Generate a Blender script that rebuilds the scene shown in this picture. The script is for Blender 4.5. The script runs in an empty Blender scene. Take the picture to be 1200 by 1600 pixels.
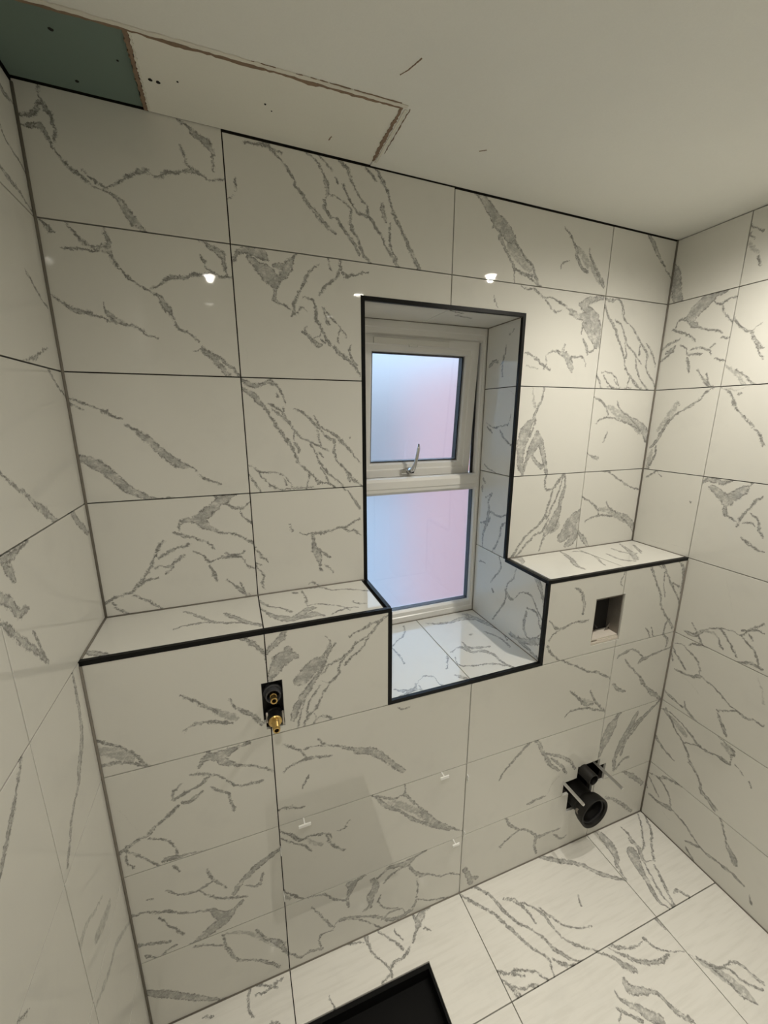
import bpy, bmesh, math, random
from mathutils import Vector, Matrix

S = bpy.context.scene
COL = S.collection

# ---------------------------------------------------------------- camera
cam_data = bpy.data.cameras.new('camera')
cam = bpy.data.objects.new('camera', cam_data); COL.objects.link(cam)
cam_data.sensor_fit = 'HORIZONTAL'; cam_data.sensor_width = 36.0; cam_data.lens = 18.79
cam_data.clip_start = 0.02
cam.matrix_world = Matrix(((0.93532, 0.0821, -0.34414, 0.3373),
                           (-0.3538, 0.21921, -0.90927, -1.1295),
                           (0.00079, 0.97222, 0.23408, 1.6682),
                           (0, 0, 0, 1)))
S.camera = cam

# ---------------------------------------------------------------- view, sky
S.view_settings.view_transform = 'Standard'
S.view_settings.look = 'None'
S.view_settings.gamma = 1.0
S.view_settings.use_curve_mapping = False
S.view_settings.exposure = 0.0
S.cycles.max_bounces = 10
S.cycles.diffuse_bounces = 5
S.cycles.glossy_bounces = 4
S.cycles.transmission_bounces = 8
S.cycles.sample_clamp_indirect = 4.0
S.cycles.use_denoising = True

world = bpy.data.worlds.new('overcast_sky'); S.world = world
world.use_nodes = True
SKY = 0.50
wbg = world.node_tree.nodes['Background']
# overcast sky: zenith several times as bright as the built-up horizon
_n, _l = world.node_tree.nodes, world.node_tree.links
_tc = _n.new('ShaderNodeTexCoord'); _sx = _n.new('ShaderNodeSeparateXYZ'); _mr = _n.new('ShaderNodeMapRange')
_l.new(_tc.outputs['Generated'], _sx.inputs[0]); _l.new(_sx.outputs['Z'], _mr.inputs['Value'])
_mr.inputs['To Min'].default_value = 1.0 * SKY; _mr.inputs['To Max'].default_value = 16.0 * SKY
_l.new(_mr.outputs[0], wbg.inputs['Strength'])
_mx = _n.new('ShaderNodeMix'); _mx.data_type = 'RGBA'; _mx.clamp_factor = True
_l.new(_sx.outputs['Z'], _mx.inputs[0]); _mx.inputs[6].default_value = (0.62, 0.80, 1.0, 1); _mx.inputs[7].default_value = (0.46, 0.70, 1.0, 1)
_l.new(_mx.outputs[2], wbg.inputs['Color'])

# downlights: x, y, power, beam angle, softness
LAMP_COLOR = (1.0, 0.945, 0.845)
LAMP_GLOW = 38.0
DOWNLIGHTS = [(1.494, -0.572, 31.0, 168, 1.0), (0.310, -1.10, 20.0, 160, 1.0), (1.04, -1.11, 50.0, 64, 0.8),
              (0.29, -1.65, 17.0, 80, 0.9), (1.01, -1.67, 5.0, 90, 0.9), (1.56, -1.67, 5.0, 90, 0.9)]

# ---------------------------------------------------------------- dimensions (metres)
W, H, h, d, dw = 1.872, 2.2815, 1.1624, 0.2137, 0.1869
xa, xb, xc = 0.3755, 0.9735, 1.568
xl, xr, zt = 0.6973, 1.2448, 1.9824
yl, yf = -0.442, -0.5085
YB = -2.35                 # the wall behind the camera
ROOM = 0.3                 # tile row height
TH = 0.009                 # tile thickness
G = 0.0014                # half a joint
RT = 0.0102                 # face width of the black edge trim
sill_z = h - ROOM + RT
sof_z = zt - RT
revr, revl = xr - RT, xl + RT

def warp(p):
    """the room is not quite square: the boxing runs 1 cm out, the ceiling falls 1 cm."""
    x, y, z = p
    f = min(max(-y / d, 0), 1)
    y2 = y - f * 0.0111 * (x - .9)
    t = min(max((z - h - .9) / (H - h - .9), 0), 1)
    return Vector((x, y2, z + t * (-0.0115 * (x - .9) - 0.0112 * y)))

# ---------------------------------------------------------------- node helpers
def new_mat(name):
    m = bpy.data.materials.new(name); m.use_nodes = True
    nt = m.node_tree; b = nt.nodes['Principled BSDF']
    return m, nt, b
def N(nt, t, **kw):
    n = nt.nodes.new(t)
    for k, v in kw.items(): setattr(n, k, v)
    return n
def math_(nt, op, a, b=None, clamp=False):
    n = nt.nodes.new('ShaderNodeMath'); n.operation = op; n.use_clamp = clamp
    for i, v in enumerate((a, b)):
        if v is None: continue
        if isinstance(v, (int, float)): n.inputs[i].default_value = v
        else: nt.links.new(v, n.inputs[i])
    return n.outputs[0]
def maprange(nt, v, a, b, c=0.0, e=1.0, smooth=True):
    n = nt.nodes.new('ShaderNodeMapRange')
    if smooth: n.interpolation_type = 'SMOOTHSTEP'
    nt.links.new(v, n.inputs['Value'])
    for k, x in zip(('From Min', 'From Max', 'To Min', 'To Max'), (a, b, c, e)): n.inputs[k].default_value = x
    return n.outputs['Result']
def noise(nt, vec, scale, detail=3, rough=0.5, seed=0.0):
    n = nt.nodes.new('ShaderNodeTexNoise'); n.noise_dimensions = '4D'
    n.inputs['Scale'].default_value = scale; n.inputs['Detail'].default_value = detail
    n.inputs['Roughness'].default_value = rough; n.inputs['W'].default_value = seed
    nt.links.new(vec, n.inputs['Vector']); return n
def mixc(nt, fac, a, b):
    n = nt.nodes.new('ShaderNodeMix'); n.data_type = 'RGBA'
    for s, v in ((0, fac), (6, a), (7, b)):
        if isinstance(v, (int, float)): n.inputs[s].default_value = v
        elif isinstance(v, tuple): n.inputs[s].default_value = v if len(v) == 4 else v + (1,)
        else: nt.links.new(v, n.inputs[s])
    return n.outputs[2]

def plain(name, col, rough=0.5, metal=0.0, bump=0.0, bscale=60, vary=0.0, spec=0.5, coat=0.0, nscale=8):
    m, nt, b = new_mat(name)
    tc = N(nt, 'ShaderNodeTexCoord').outputs['Object']
    nz = noise(nt, tc, nscale, 4, 0.6)
    c = mixc(nt, nz.outputs['Fac'], tuple(v * (1 - vary) for v in col), tuple(min(1, v * (1 + vary)) for v in col))
    nt.links.new(c, b.inputs['Base Color'])
    b.inputs['Roughness'].default_value = rough; b.inputs['Metallic'].default_value = metal
    b.inputs['Specular IOR Level'].default_value = spec; b.inputs['Coat Weight'].default_value = coat
    if bump:
        bn = noise(nt, tc, bscale, 3, 0.6)
        bp = N(nt, 'ShaderNodeBump'); bp.inputs['Strength'].default_value = bump; bp.inputs['Distance'].default_value = 0.002
        nt.links.new(bn.outputs['Fac'], bp.inputs['Height']); nt.links.new(bp.outputs[0], b.inputs['Normal'])
    return m

M = {}
M['substrate'] = plain('tile_adhesive_grey', (0.035, 0.03, 0.025), 0.95)
M['grout'] = plain('grey_brown_grout', (0.20, 0.18, 0.15), 0.8, vary=0.15)
M['trim'] = plain('black_satin_trim', (0.003, 0.003, 0.003), 0.4, spec=0.22)
M['upvc'] = plain('white_upvc', (0.74, 0.73, 0.70), 0.28, vary=0.03)
M['vent'] = plain('white_vent_plastic', (0.66, 0.65, 0.60), 0.35)
M['gasket'] = plain('black_rubber_gasket', (0.012, 0.012, 0.014), 0.5)
M['grey_gasket'] = plain('pale_grey_gasket', (0.30, 0.29, 0.27), 0.5)
M['spacer'] = plain('black_spacer_bar', (0.01, 0.014, 0.02), 0.4)
M['chrome'] = plain('chrome', (0.62, 0.62, 0.62), 0.16, 1.0)
M['steel'] = plain('zinc_threaded_steel', (0.50, 0.50, 0.48), 0.3, 1.0)
M['brass'] = plain('brass', (0.62, 0.43, 0.16), 0.3, 1.0, vary=0.1)
M['black_plastic'] = plain('black_plastic', (0.006, 0.006, 0.006), 0.5, spec=0.3, vary=0.3, bump=.1, bscale=30)
M['dusty_black'] = plain('dusty_black_plastic', (0.011, 0.010, 0.0085), 0.55, spec=0.35, vary=0.8, bump=.2, bscale=40, nscale=25)
M['dark_grey'] = plain('dark_grey_plastic', (0.06, 0.06, 0.065), 0.35, vary=0.2)
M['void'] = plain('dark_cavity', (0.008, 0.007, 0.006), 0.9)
M['galv'] = plain('galvanised_box', (0.26, 0.235, 0.205), 0.45, 0.6, vary=0.25, nscale=30)
M['plaster_edge'] = plain('white_plaster_bits', (0.70, 0.64, 0.56), 0.9, vary=0.1, bump=.5, bscale=120)
M['clip'] = plain('translucent_white_clip', (0.93, 0.93, 0.91), 0.3)
M['tray'] = plain('matt_black_tray', (0.0035, 0.0035, 0.0035), 0.6, spec=0.15, bump=.1)
M['door'] = plain('white_painted_door', (0.66, 0.63, 0.56), 0.4)
M['paint'] = plain('off_white_wall_paint', (0.60, 0.58, 0.52), 0.8, vary=0.03)
M['wire_blue'] = plain('blue_wire', (0.03, 0.04, 0.16), 0.5)
M['wire_brown'] = plain('brown_wire', (0.12, 0.06, 0.03), 0.5)
M['ground'] = plain('pale_paving', (0.17, 0.17, 0.17), 0.9, vary=0.1)
M['brown_paper'] = plain('torn_brown_board_paper', (0.25, 0.175, 0.12), 0.95, vary=0.35, bump=.5, bscale=150, nscale=60)
M['white_filler'] = plain('white_filler', (0.72, 0.70, 0.62), 0.9, vary=0.06, bump=.4, bscale=120)

# ceiling plaster with scuffs
def plaster(name, col, scuff=0.5, seed=0.0):
    m, nt, b = new_mat(name)
    tc = N(nt, 'ShaderNodeTexCoord').outputs['Object']
    big = noise(nt, tc, 3.0, 4, 0.6, seed)
    c = mixc(nt, big.outputs['Fac'], tuple(v * 0.95 for v in col), tuple(v * 1.04 for v in col))
    st = N(nt, 'ShaderNodeMapping'); st.inputs['Rotation'].default_value = (0, 0, 0.5); st.inputs['Scale'].default_value = (1, 5, 1)
    nt.links.new(tc, st.inputs[0])
    sc = noise(nt, st.outputs[0], 22.0, 6, 0.75, seed + 3)
    sm = maprange(nt, sc.outputs['Fac'], 0.72, 0.78)
    c2 = mixc(nt, math_(nt, 'MULTIPLY', sm, scuff), c, tuple(v * 0.45 for v in col))
    fine = noise(nt, tc, 300.0, 2, 0.6, seed)
    c3 = mixc(nt, math_(nt, 'MULTIPLY', fine.outputs['Fac'], 0.14), c2, tuple(v * 0.6 for v in col))
    nt.links.new(c3, b.inputs['Base Color']); b.inputs['Roughness'].default_value = 0.85
    bp = N(nt, 'ShaderNodeBump'); bp.inputs['Strength'].default_value = 0.25; bp.inputs['Distance'].default_value = 0.002
    nt.links.new(noise(nt, tc, 26.0, 5, 0.65, seed).outputs['Fac'], bp.inputs['Height']); nt.links.new(bp.outputs[0], b.inputs['Normal'])
    return m
M['ceiling'] = plaster('skimmed_ceiling', (0.82, 0.82, 0.77), 0.35)
M['cream_board'] = plaster('cream_skimmed_board', (0.80, 0.79, 0.715), 0.5, 4.0)
M['green_board'] = plaster('green_moisture_board', (0.165, 0.225, 0.195), 0.25, 7.0)

# obscured window glass (rough sheet)
m, nt, b = new_mat('obscured_glass')
b.inputs['Base Color'].default_value = (0.95, 0.97, 1, 1); b.inputs['Transmission Weight'].default_value = 1.0
b.inputs['Roughness'].default_value = 0.38; b.inputs['IOR'].default_value = 1.35
tl = N(nt, 'ShaderNodeBsdfTranslucent'); tl.inputs['Color'].default_value = (0.95, 0.97, 1, 1)
mx = N(nt, 'ShaderNodeMixShader'); mx.inputs[0].default_value = 0.04
nt.links.new(b.outputs[0], mx.inputs[1]); nt.links.new(tl.outputs[0], mx.inputs[2]); nt.links.new(mx.outputs[0], nt.nodes['Material Output'].inputs['Surface'])
M['obscured'] = m
m, nt, b = new_mat('clear_glass')
b.inputs['Transmission Weight'].default_value = 1.0; b.inputs['Roughness'].default_value = 0.02; b.inputs['IOR'].default_value = 1.45
M['clear'] = m
# neighbour's brick wall
m, nt, b = new_mat('pink_red_brickwork')
tc = N(nt, 'ShaderNodeTexCoord').outputs['Object']
mp = N(nt, 'ShaderNodeMapping'); mp.inputs['Rotation'].default_value = (0, math.radians(90), math.radians(90)); nt.links.new(tc, mp.inputs[0])
br = N(nt, 'ShaderNodeTexBrick'); br.inputs['Scale'].default_value = 4.5
br.inputs['Color1'].default_value = (0.78, 0.30, 0.26, 1); br.inputs['Color2'].default_value = (0.85, 0.38, 0.33, 1); br.inputs['Mortar'].default_value = (0.55, 0.50, 0.45, 1)
nt.links.new(mp.outputs[0], br.inputs['Vector']); nt.links.new(br.outputs['Color'], b.inputs['Base Color']); b.inputs['Roughness'].default_value = 0.9
M['brick'] = m
# lamp lens
for key_, glow_ in (('lens', LAMP_GLOW), ('dim_lens', LAMP_GLOW * 0.12)):
    m, nt, b = new_mat('lit_lamp_' + key_)
    b.inputs['Emission Color'].default_value = (1.0, 0.95, 0.85, 1); b.inputs['Emission Strength'].default_value = glow_
    M[key_] = m
# polished rods with thread
m, nt, b = new_mat('threaded_rod_steel')
tc = N(nt, 'ShaderNodeTexCoord').outputs['Object']
wv = N(nt, 'ShaderNodeTexWave'); wv.bands_direction = 'Y'; wv.inputs['Scale'].default_value = 260.0; nt.links.new(tc, wv.inputs[0])
bp = N(nt, 'ShaderNodeBump'); bp.inputs['Strength'].default_value = 0.8; bp.inputs['Distance'].default_value = 0.001
nt.links.new(wv.outputs['Fac'], bp.inputs['Height']); nt.links.new(bp.outputs[0], b.inputs['Normal'])
b.inputs['Base Color'].default_value = (0.80, 0.80, 0.78, 1); b.inputs['Metallic'].default_value = 1.0; b.inputs['Roughness'].default_value = 0.35
M['rod'] = m

# ---------------------------------------------------------------- marble prints
# every vein: tone (d dark, f faint) then u,v,half-width in millimetres on its surface
VEINS = {
    'back': '''d43,2280,1 44,2268,2.5 52,2255,5.6 58,2244,3.4 56,2204,1
d4,2237,1.4 23,2243,3.9 38,2258,3.8 42,2268,0.8
d3,2222,1.2 20,2224,3.9 35,2224,9.1 41,2213,4.6 50,2197,1.3 64,2174,1.2 87,2153,1.6 117,2132,1.4 137,2129,1.9 150,2120,4.5 162,2105,9.2 177,2083,10.4 190,2070,4.2
d96,2161,0.6 113,2148,1.2 135,2135,1.2
d133,2134,0.9 161,2151,2.1 189,2171,3.4 215,2181,3.5 233,2174,1.8 248,2180,3.6 280,2189,2.4 307,2196,3.2 330,2193,2.8 346,2185,1.5 375,2194,0.5
d301,2281,1.7 322,2268,8.4 344,2256,9.8 353,2243,5.2 350,2214,3.3 353,2201,1.3
d285,2242,0.8 295,2221,2.1 297,2208,2.2 311,2198,1.7
d52,2063,1 64,2043,2 79,2027,2.1 95,2020,2.3 114,2026,3.5
d38,2013,0.9 73,2013,1.9 98,2015,2.5 116,2019,5.8 126,2013,4.2
d122,2051,1.9 124,2037,5.6 125,2019,5.7 130,2000,1.4 146,1976,1.5 170,1955,1.7 199,1942,1.7 213,1932,5.5 225,1912,8.8 233,1895,2.6 242,1872,1.8 266,1861,2.3 287,1841,1.4
d196,1950,1.1 216,1960,2.2 242,1976,3.4 266,1979,2 283,1985,2.7 325,1994,2.1 350,1988,1.7 367,1990,0.6
d316,2059,1.8 338,2048,6.8 354,2036,8.1 358,2016,4 363,1992,1.3
d304,2033,0.7 315,2019,1.8 322,2003,1.8 337,1995,1.1
d6,1916,0.6 26,1903,2.5 45,1891,5.4 69,1887,3.3 93,1877,1.7 118,1875,0.8
d98,1913,0.8 99,1898,2.4 109,1885,6 129,1872,3.9 158,1862,1.7 180,1849,1.1 201,1844,0.7
d270,1818,1.1 292,1824,3.6 304,1816,7.1 324,1795,6.2 348,1768,4.4 361,1755,1.9
d292,1831,1.2 313,1816,1.9 342,1795,3.4 371,1769,3.4
d11,2057,1 18,2046,2.8 30,2038,0.8
d4,1706,0.7 35,1693,1.8 56,1683,1.8 74,1675,2.2 91,1664,1.8 105,1662,0.7
d105,1649,0.9 123,1635,3.2 149,1612,9.2 174,1583,9.8 201,1554,12 226,1543,7.4 243,1538,1.5 263,1512,1.7 285,1501,1.5 308,1492,1
d1,1573,6.8 24,1563,12.5 48,1544,13.6 72,1517,13.7 100,1487,11.8 131,1468,7.4 165,1464,1.2
d0,1694,1.7 9,1690,0.9
d338,1462,3.1 306,1449,15.1 275,1427,14.9 250,1409,15 231,1403,10.3 204,1400,4.9 192,1378,1.8
d236,1410,4.9 253,1390,15 270,1372,7.7 288,1361,2.7 317,1355,2.2 346,1343,2.1 374,1320,3.2
d299,1452,2 323,1432,4.2 347,1422,3.7 370,1435,1.6
d347,1424,2 355,1399,2 375,1379,2.1
d178,1374,2 204,1361,3.6 239,1346,1.6 262,1330,1.8 275,1316,0.8
d156,1353,3.3 141,1339,1.8 131,1311,1.3
d215,1338,1.5 201,1332,3.1 178,1329,3.1 154,1316,3 135,1306,2
d201,1311,1.5 183,1297,4 159,1281,3.2 137,1284,2.1 123,1281,1
d168,1277,1.5 148,1261,1.2
d131,1254,2.1 106,1251,2.6 83,1236,3 70,1224,2.5 46,1218,2.1 28,1213,3.1 6,1203,2.5
d148,1346,1.4 127,1312,1.3 115,1282,3.2 94,1253,3.3 73,1229,2.8
d69,1214,2 91,1199,2.5 112,1182,2.5 124,1170,2
d20,1201,2.3 32,1180,1.4 48,1168,1.3
d220,1316,1.3 240,1303,2 257,1282,3.3 282,1289,2.8 311,1288,3.3 336,1285,2.7 359,1254,1.6 382,1242,1.1
d256,1271,1.9 264,1250,3.4 271,1221,1
d298,1301,1.4 327,1292,2.8 352,1300,1.7
d296,1225,1 319,1199,2.1 333,1182,5.4 353,1167,5
d330,1212,1.3 343,1174,2.6
d399,2200,1.2 398,2187,1.6 395,2173,1
d381,2156,0.5 392,2167,0.7
d479,2274,2.3 496,2261,1.9 521,2237,2.9 533,2214,2.4 550,2190,3.4 578,2162,5 596,2144,4.5 620,2125,4.4 635,2118,1.2
d443,2276,2.6 466,2277,3.9 485,2273,1.6
d575,2276,1.2 596,2261,2.5 607,2239,3 613,2220,6.5 613,2200,5.6 608,2193,1.7
d605,2191,1.2 606,2175,3.5 614,2159,3.6 626,2151,2
d603,2276,1 615,2267,1.5 629,2255,0.7
d638,2241,2.1 642,2232,1.5
d649,2279,1.5 668,2263,4.7 678,2240,3.2 693,2214,1.8 713,2196,1.9 721,2172,3.3 739,2150,3.8 755,2133,2.2 771,2104,2.8 800,2070,4.5
d655,2232,1.3 667,2209,2.1 687,2181,2.3 718,2167,3.4
d622,2202,1.3 647,2198,1.2 672,2181,2.6 671,2160,4.1 676,2135,3.2 691,2111,2.7 706,2082,3.2 725,2064,2.7
d631,2156,2.6 655,2130,3.6 680,2101,4.3 696,2076,2.2
d711,2279,1.3 729,2266,2.6 742,2252,1.6
d740,2280,1.6 755,2263,5.4 771,2240,1.9 782,2207,2.8 799,2175,3.9 821,2142,3.4 839,2112,4.6 863,2073,4.7
d758,2208,2.2 763,2183,5.6 771,2164,2.2
d782,2163,1.6 780,2132,2.2 783,2105,2.8 800,2080,2.8
d381,2033,3.8 398,2051,7.7 418,2053,12.5 442,2051,14.7 459,2044,7.6
d412,2041,3.1 428,2030,9.4 446,2018,17.5 463,2002,21.1 474,1986,12.9 472,1969,7 472,1951,6.3
d472,1951,4.8 484,1943,2.2 500,1937,2.6 509,1931,1
d530,2059,1.1 518,2043,5.7 508,2027,11.4 497,2012,11.2 484,1999,8.4 477,1984,5.8
d471,2027,5.8 489,2027,8.4 505,2034,8.2 517,2046,4.1
d588,2045,0.7 572,2033,1.1 552,2009,2.9 539,1984,2.4 528,1965,1.5 519,1947,4 515,1925,3.1 511,1913,0.8
d613,2056,1.4 614,2037,2.4 619,2031,1
d642,2055,1.4 641,2037,3.9 628,2014,3.3 604,1997,2.7 592,1983,2.2 586,1969,0.8
d646,2031,2.3 660,2027,2.5 684,2031,1.5 720,2041,0.6
d649,2020,1.2 670,2025,0.9
d540,1963,0.9 553,1962,2.2 566,1960,2.7 572,1945,2.4 575,1924,4.1 576,1909,3.5 587,1891,2.5 600,1869,3.5 610,1851,3.6
d512,1919,1.2 528,1926,2.1 535,1939,1.5 551,1931,1.3
d533,1882,1.7 546,1875,3.7 559,1864,3.1 572,1852,5 589,1850,3.3
d550,1897,0.8 543,1881,1.6
d562,1864,0.6 579,1871,0.8 590,1885,0.6
d584,1865,1 596,1856,1.4
d591,1945,1 605,1933,2.8 619,1918,1.8 636,1900,1.1 656,1871,0.9
d595,1935,1.1 601,1917,2.5 608,1902,2.8
d637,1894,0.9 632,1875,1.4 633,1857,1.1
d617,1851,3.5 631,1836,5.3 652,1820,4.6 670,1808,3.6 692,1775,2.6
d667,1854,1.4 663,1837,2.6 670,1818,1.8 684,1802,2.2
f393,1835,0.8 394,1811,1.2 393,1778,0.6
d379,1755,4.9 396,1746,8.1 421,1744,6.3 447,1754,6.4 463,1745,3.4 472,1729,2.4 483,1700,2.1
d382,1730,4.9 403,1718,8.3 424,1693,4.4 439,1673,3.4 450,1650,3.1 465,1623,2.4 484,1595,2.4 500,1567,2.8 513,1538,2.8 530,1520,2.5 551,1500,2.2 564,1477,2.6
d435,1698,1.3 456,1690,2 472,1677,3.1 487,1653,4.2 503,1629,2.5 523,1608,1.8 544,1597,2.5 568,1583,1.8 597,1571,1.4
d476,1690,1.4 479,1677,1.7
d446,1686,1 465,1670,2.4 484,1653,2.8 500,1629,1.4 499,1605,1.4
d498,1598,1.8 508,1588,4.2 514,1568,1.4
d454,1650,1 469,1626,1.4 494,1588,1.8 500,1567,1.4
d544,1590,1.4 561,1565,1.6 574,1532,2.9 595,1505,2.6 617,1486,1.7 636,1466,1.7
d570,1525,0.9 584,1506,1.1 594,1478,1.1
d568,1568,0.7 582,1552,1.5
d503,1687,1 523,1680,2.4 536,1670,2.1 557,1646,3.2 574,1628,2.9 591,1611,3.6 613,1596,4.8 614,1571,4.5 619,1545,1.5 645,1514,2.6 664,1491,3 687,1468,2.3
d557,1667,0.9 574,1639,1.4 606,1621,2.5 635,1595,3.7 654,1577,3 673,1550,1.5 690,1531,1
d563,1629,1.1 569,1600,2.5 576,1583,1.5
d645,1510,1.9 652,1495,3.1 660,1479,2.3
d540,1506,1.1 534,1487,1.5 530,1467,1.1
d547,1504,1.5 565,1485,2.2 594,1476,2.2 609,1467,1.5
d380,1537,0.7 402,1520,1.7 432,1517,1.2 462,1510,1.2 479,1493,1.1 492,1471,1.1
d380,1509,1.7 393,1487,3.4 402,1469,1.4
d402,1517,1 417,1497,1.4 436,1478,1.8 456,1468,1.4 492,1471,1.1 527,1469,0.9
d465,1498,1.1 475,1481,1.1
d460,1726,1.3 463,1716,1.7
d657,1608,0.6 662,1603,1.5
d636,1462,1.1 655,1445,1.5 667,1425,3.9 678,1408,5 688,1392,2.7
d476,1368,1.4 485,1344,1.4
d503,1337,0.8 525,1329,1.4 542,1334,2.3 567,1330,3.6 594,1335,2.8 619,1342,2.4 641,1343,2 665,1354,2.1 688,1364,1.7
d633,1343,1 649,1329,1.6 669,1327,2 689,1313,1.2
d542,1331,2.6 543,1307,4.5 546,1283,9.4 556,1257,11.3 559,1237,4.6 565,1211,1.1
d550,1286,1.9 572,1267,3.8 591,1251,1
d575,1230,1.1 594,1211,1.2 601,1198,0.8
d378,1305,1.4 389,1286,3.5 410,1260,1.1
d377,1261,1.5 394,1253,0.9
d386,1240,1.1 395,1223,2.1 390,1196,1.4 394,1180,1.1
d524,1178,1.7 536,1178,2.8 547,1170,1
d1046,2281,9.7 1076,2259,15.1 1100,2235,17.9 1130,2211,22.7 1160,2190,20.4 1178,2175,10.4
d1126,2185,8.1 1145,2158,4.4 1171,2127,3.9 1188,2103,4.6 1189,2085,1.8 1193,2063,1.5
d1171,2187,5.4 1197,2161,3.2 1229,2134,3.2 1256,2115,4.5 1271,2085,4.1 1289,2064,2.3
f1161,2169,15.8 1187,2146,20.9 1219,2124,20.6 1251,2105,12.8
d1188,2103,2.4 1216,2092,3.2 1246,2091,3.2 1264,2093,4.5
d1240,2086,1.5 1266,2075,3 1289,2064,1.5
d1102,2206,1.7 1106,2197,2.8
d1366,2238,0.8 1388,2223,2 1410,2199,3.7 1420,2182,6.4 1429,2160,6.2 1453,2134,5.2 1479,2123,2.1
f1425,2187,8.3 1455,2168,14.8 1480,2137,12.5
d1475,2194,1.3 1482,2171,3.2 1508,2141,5 1533,2114,6.3 1555,2087,4.5
f1484,2157,3.1 1510,2126,15.5 1543,2095,9.2
d1362,2125,1.4 1373,2141,1.5 1398,2147,1.2
d1238,2054,1.8 1275,2049,3.4 1309,2033,3.3 1340,2036,1.9 1375,2025,2.5 1417,2010,3.6 1446,1998,5.2
d1309,2033,1.1 1338,2008,2.8 1352,1997,1.4 1385,2000,1.4
d1456,2023,5.2 1495,2041,12.8 1536,2052,7.5
d1418,2000,4.9 1454,1993,12.3 1489,1991,20.3 1527,1974,28.9 1554,1946,19.8 1561,1926,10.6
d1463,2024,7.6 1500,2012,16.2 1540,1985,17.2
d1478,1971,2.9 1510,1948,14.7 1544,1919,15.8 1554,1899,6.9
d1481,1971,2.1 1480,1936,1.8
d1488,1926,1.6 1503,1902,4.7 1518,1871,2
d1520,1882,2.3 1541,1893,3.3 1554,1920,2.8
d1335,1862,1.6 1354,1873,2 1388,1875,3.5 1416,1866,11.1 1441,1842,15.4 1458,1817,6.4
d1412,1901,1.7 1407,1881,4.6 1395,1870,3
d1432,1857,3.7 1466,1864,3.6 1494,1865,2.2 1513,1837,2
d1335,1862,2 1342,1838,2 1334,1817,1.6
d1251,1868,2 1284,1855,3.6 1319,1837,3.7 1361,1816,2.7
f1261,1829,5 1308,1816,5.1
d1119,2022,0.6 1129,2003,1.4 1139,1991,1.1
d1714,2279,2.4 1735,2264,7.3 1764,2237,9.1 1787,2213,7.7 1810,2193,3.5 1828,2179,1.5
d1829,2175,0.7 1863,2151,1.2
d1564,2052,3.7 1594,2051,7.4 1633,2055,2.7 1648,2037,2.7 1653,2011,2.3
d1571,2030,2.5 1593,1998,4.9 1620,1973,4.9 1643,1940,4.6 1667,1906,3.1 1691,1870,3.3 1704,1834,2.7 1734,1806,3.3 1777,1777,3.8
d1633,2055,1.2 1655,2030,2.1 1667,1996,3 1699,1979,2.2 1727,1961,3.4 1750,1935,3 1787,1904,4.5 1804,1884,6 1804,1855,4.3 1817,1826,2.2 1849,1797,3.6 1873,1771,3.2
d1622,1993,1.3 1660,1972,2.8 1677,1946,4.7 1701,1911,2.4 1742,1885,2.9 1780,1850,1.5
d1678,1938,1.4 1697,1887,2.3 1698,1867,1.8
d1745,1873,1.4 1758,1840,2.8 1785,1799,2.6 1823,1770,2.5
d1760,1919,1.8 1764,1882,3
d1789,1925,1.5 1827,1894,2.6 1857,1848,1.4
d1562,1817,1.5 1584,1789,4.6 1592,1773,2.1
d1590,1818,1.2 1619,1819,1.2 1656,1808,1.6 1680,1775,1.6
d1598,1810,1.2 1625,1782,1.9 1645,1768,1.4
d1731,1806,2.4 1725,1789,2.5 1723,1768,1.8
d1645,1768,0.8 1693,1767,1.3 1723,1768,1.3
d1741,1802,1.5 1765,1777,3.4 1785,1769,2.2
d1655,1797,1 1670,1781,1.5
d1341,1756,2.5 1336,1725,3.8 1323,1695,4.4 1308,1661,5
f1295,1755,3 1301,1724,7.3 1311,1695,9.1
d1314,1661,2.9 1286,1636,18.3 1274,1601,25.3 1265,1566,22.1 1266,1525,15.7 1269,1494,15.5 1278,1465,4.3
d1332,1618,4.5 1329,1590,19.6 1319,1565,22.7 1308,1545,16.1 1292,1514,6.5 1280,1473,3.9
d1341,1595,9.3 1356,1554,12.4 1370,1516,9.5 1385,1468,6.4
d1309,1534,5.4 1338,1507,8.1 1366,1490,10.6
d1308,1661,2.1 1318,1653,3.2 1309,1623,3.2 1296,1596,5.1
d1386,1463,2.8 1381,1436,3.3 1397,1402,2.5
d1397,1403,2.4 1423,1411,4.6 1447,1438,4.2 1462,1461,2.8
d1472,1461,3.5 1478,1419,5.8 1469,1380,9.5 1461,1336,11.1 1445,1291,22.3 1428,1258,22.2 1403,1232,7.4 1393,1204,3 1385,1175,2.2
d1465,1459,1.8 1452,1398,2.2 1431,1349,2.9 1403,1295,2.9
d1424,1406,2.9 1410,1351,3.6 1395,1302,5.1 1371,1275,4.1 1333,1251,4.1 1296,1215,4.2 1267,1170,5
d1417,1294,2.9 1394,1256,5 1348,1232,3.4 1311,1196,3.5 1281,1165,2.8
f1466,1295,3.7 1456,1261,18.6 1423,1241,10.4
d1565,1316,7.6 1546,1294,23 1521,1261,30.9 1497,1222,26.9 1478,1206,14.8
d1564,1275,7.9 1548,1228,23.8 1537,1199,19.7 1511,1178,7.6
d1572,1733,2.1 1611,1716,3.3 1637,1692,4.4 1648,1671,3.4
d1684,1719,1.6 1704,1692,2.4 1755,1665,4 1799,1643,11.6 1836,1620,19.1 1864,1586,17.7 1874,1565,7.5
f1642,1703,8.2 1692,1676,16.6 1742,1654,14 1786,1632,14.7 1833,1598,6.1
d1588,1639,1.9 1614,1655,2.3 1657,1661,2.7 1704,1655,3.8 1753,1638,2.7 1804,1621,1.7
d1655,1609,1.1 1640,1570,1.9
d1574,1528,1.6 1616,1513,5.5 1628,1508,1.4
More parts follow.
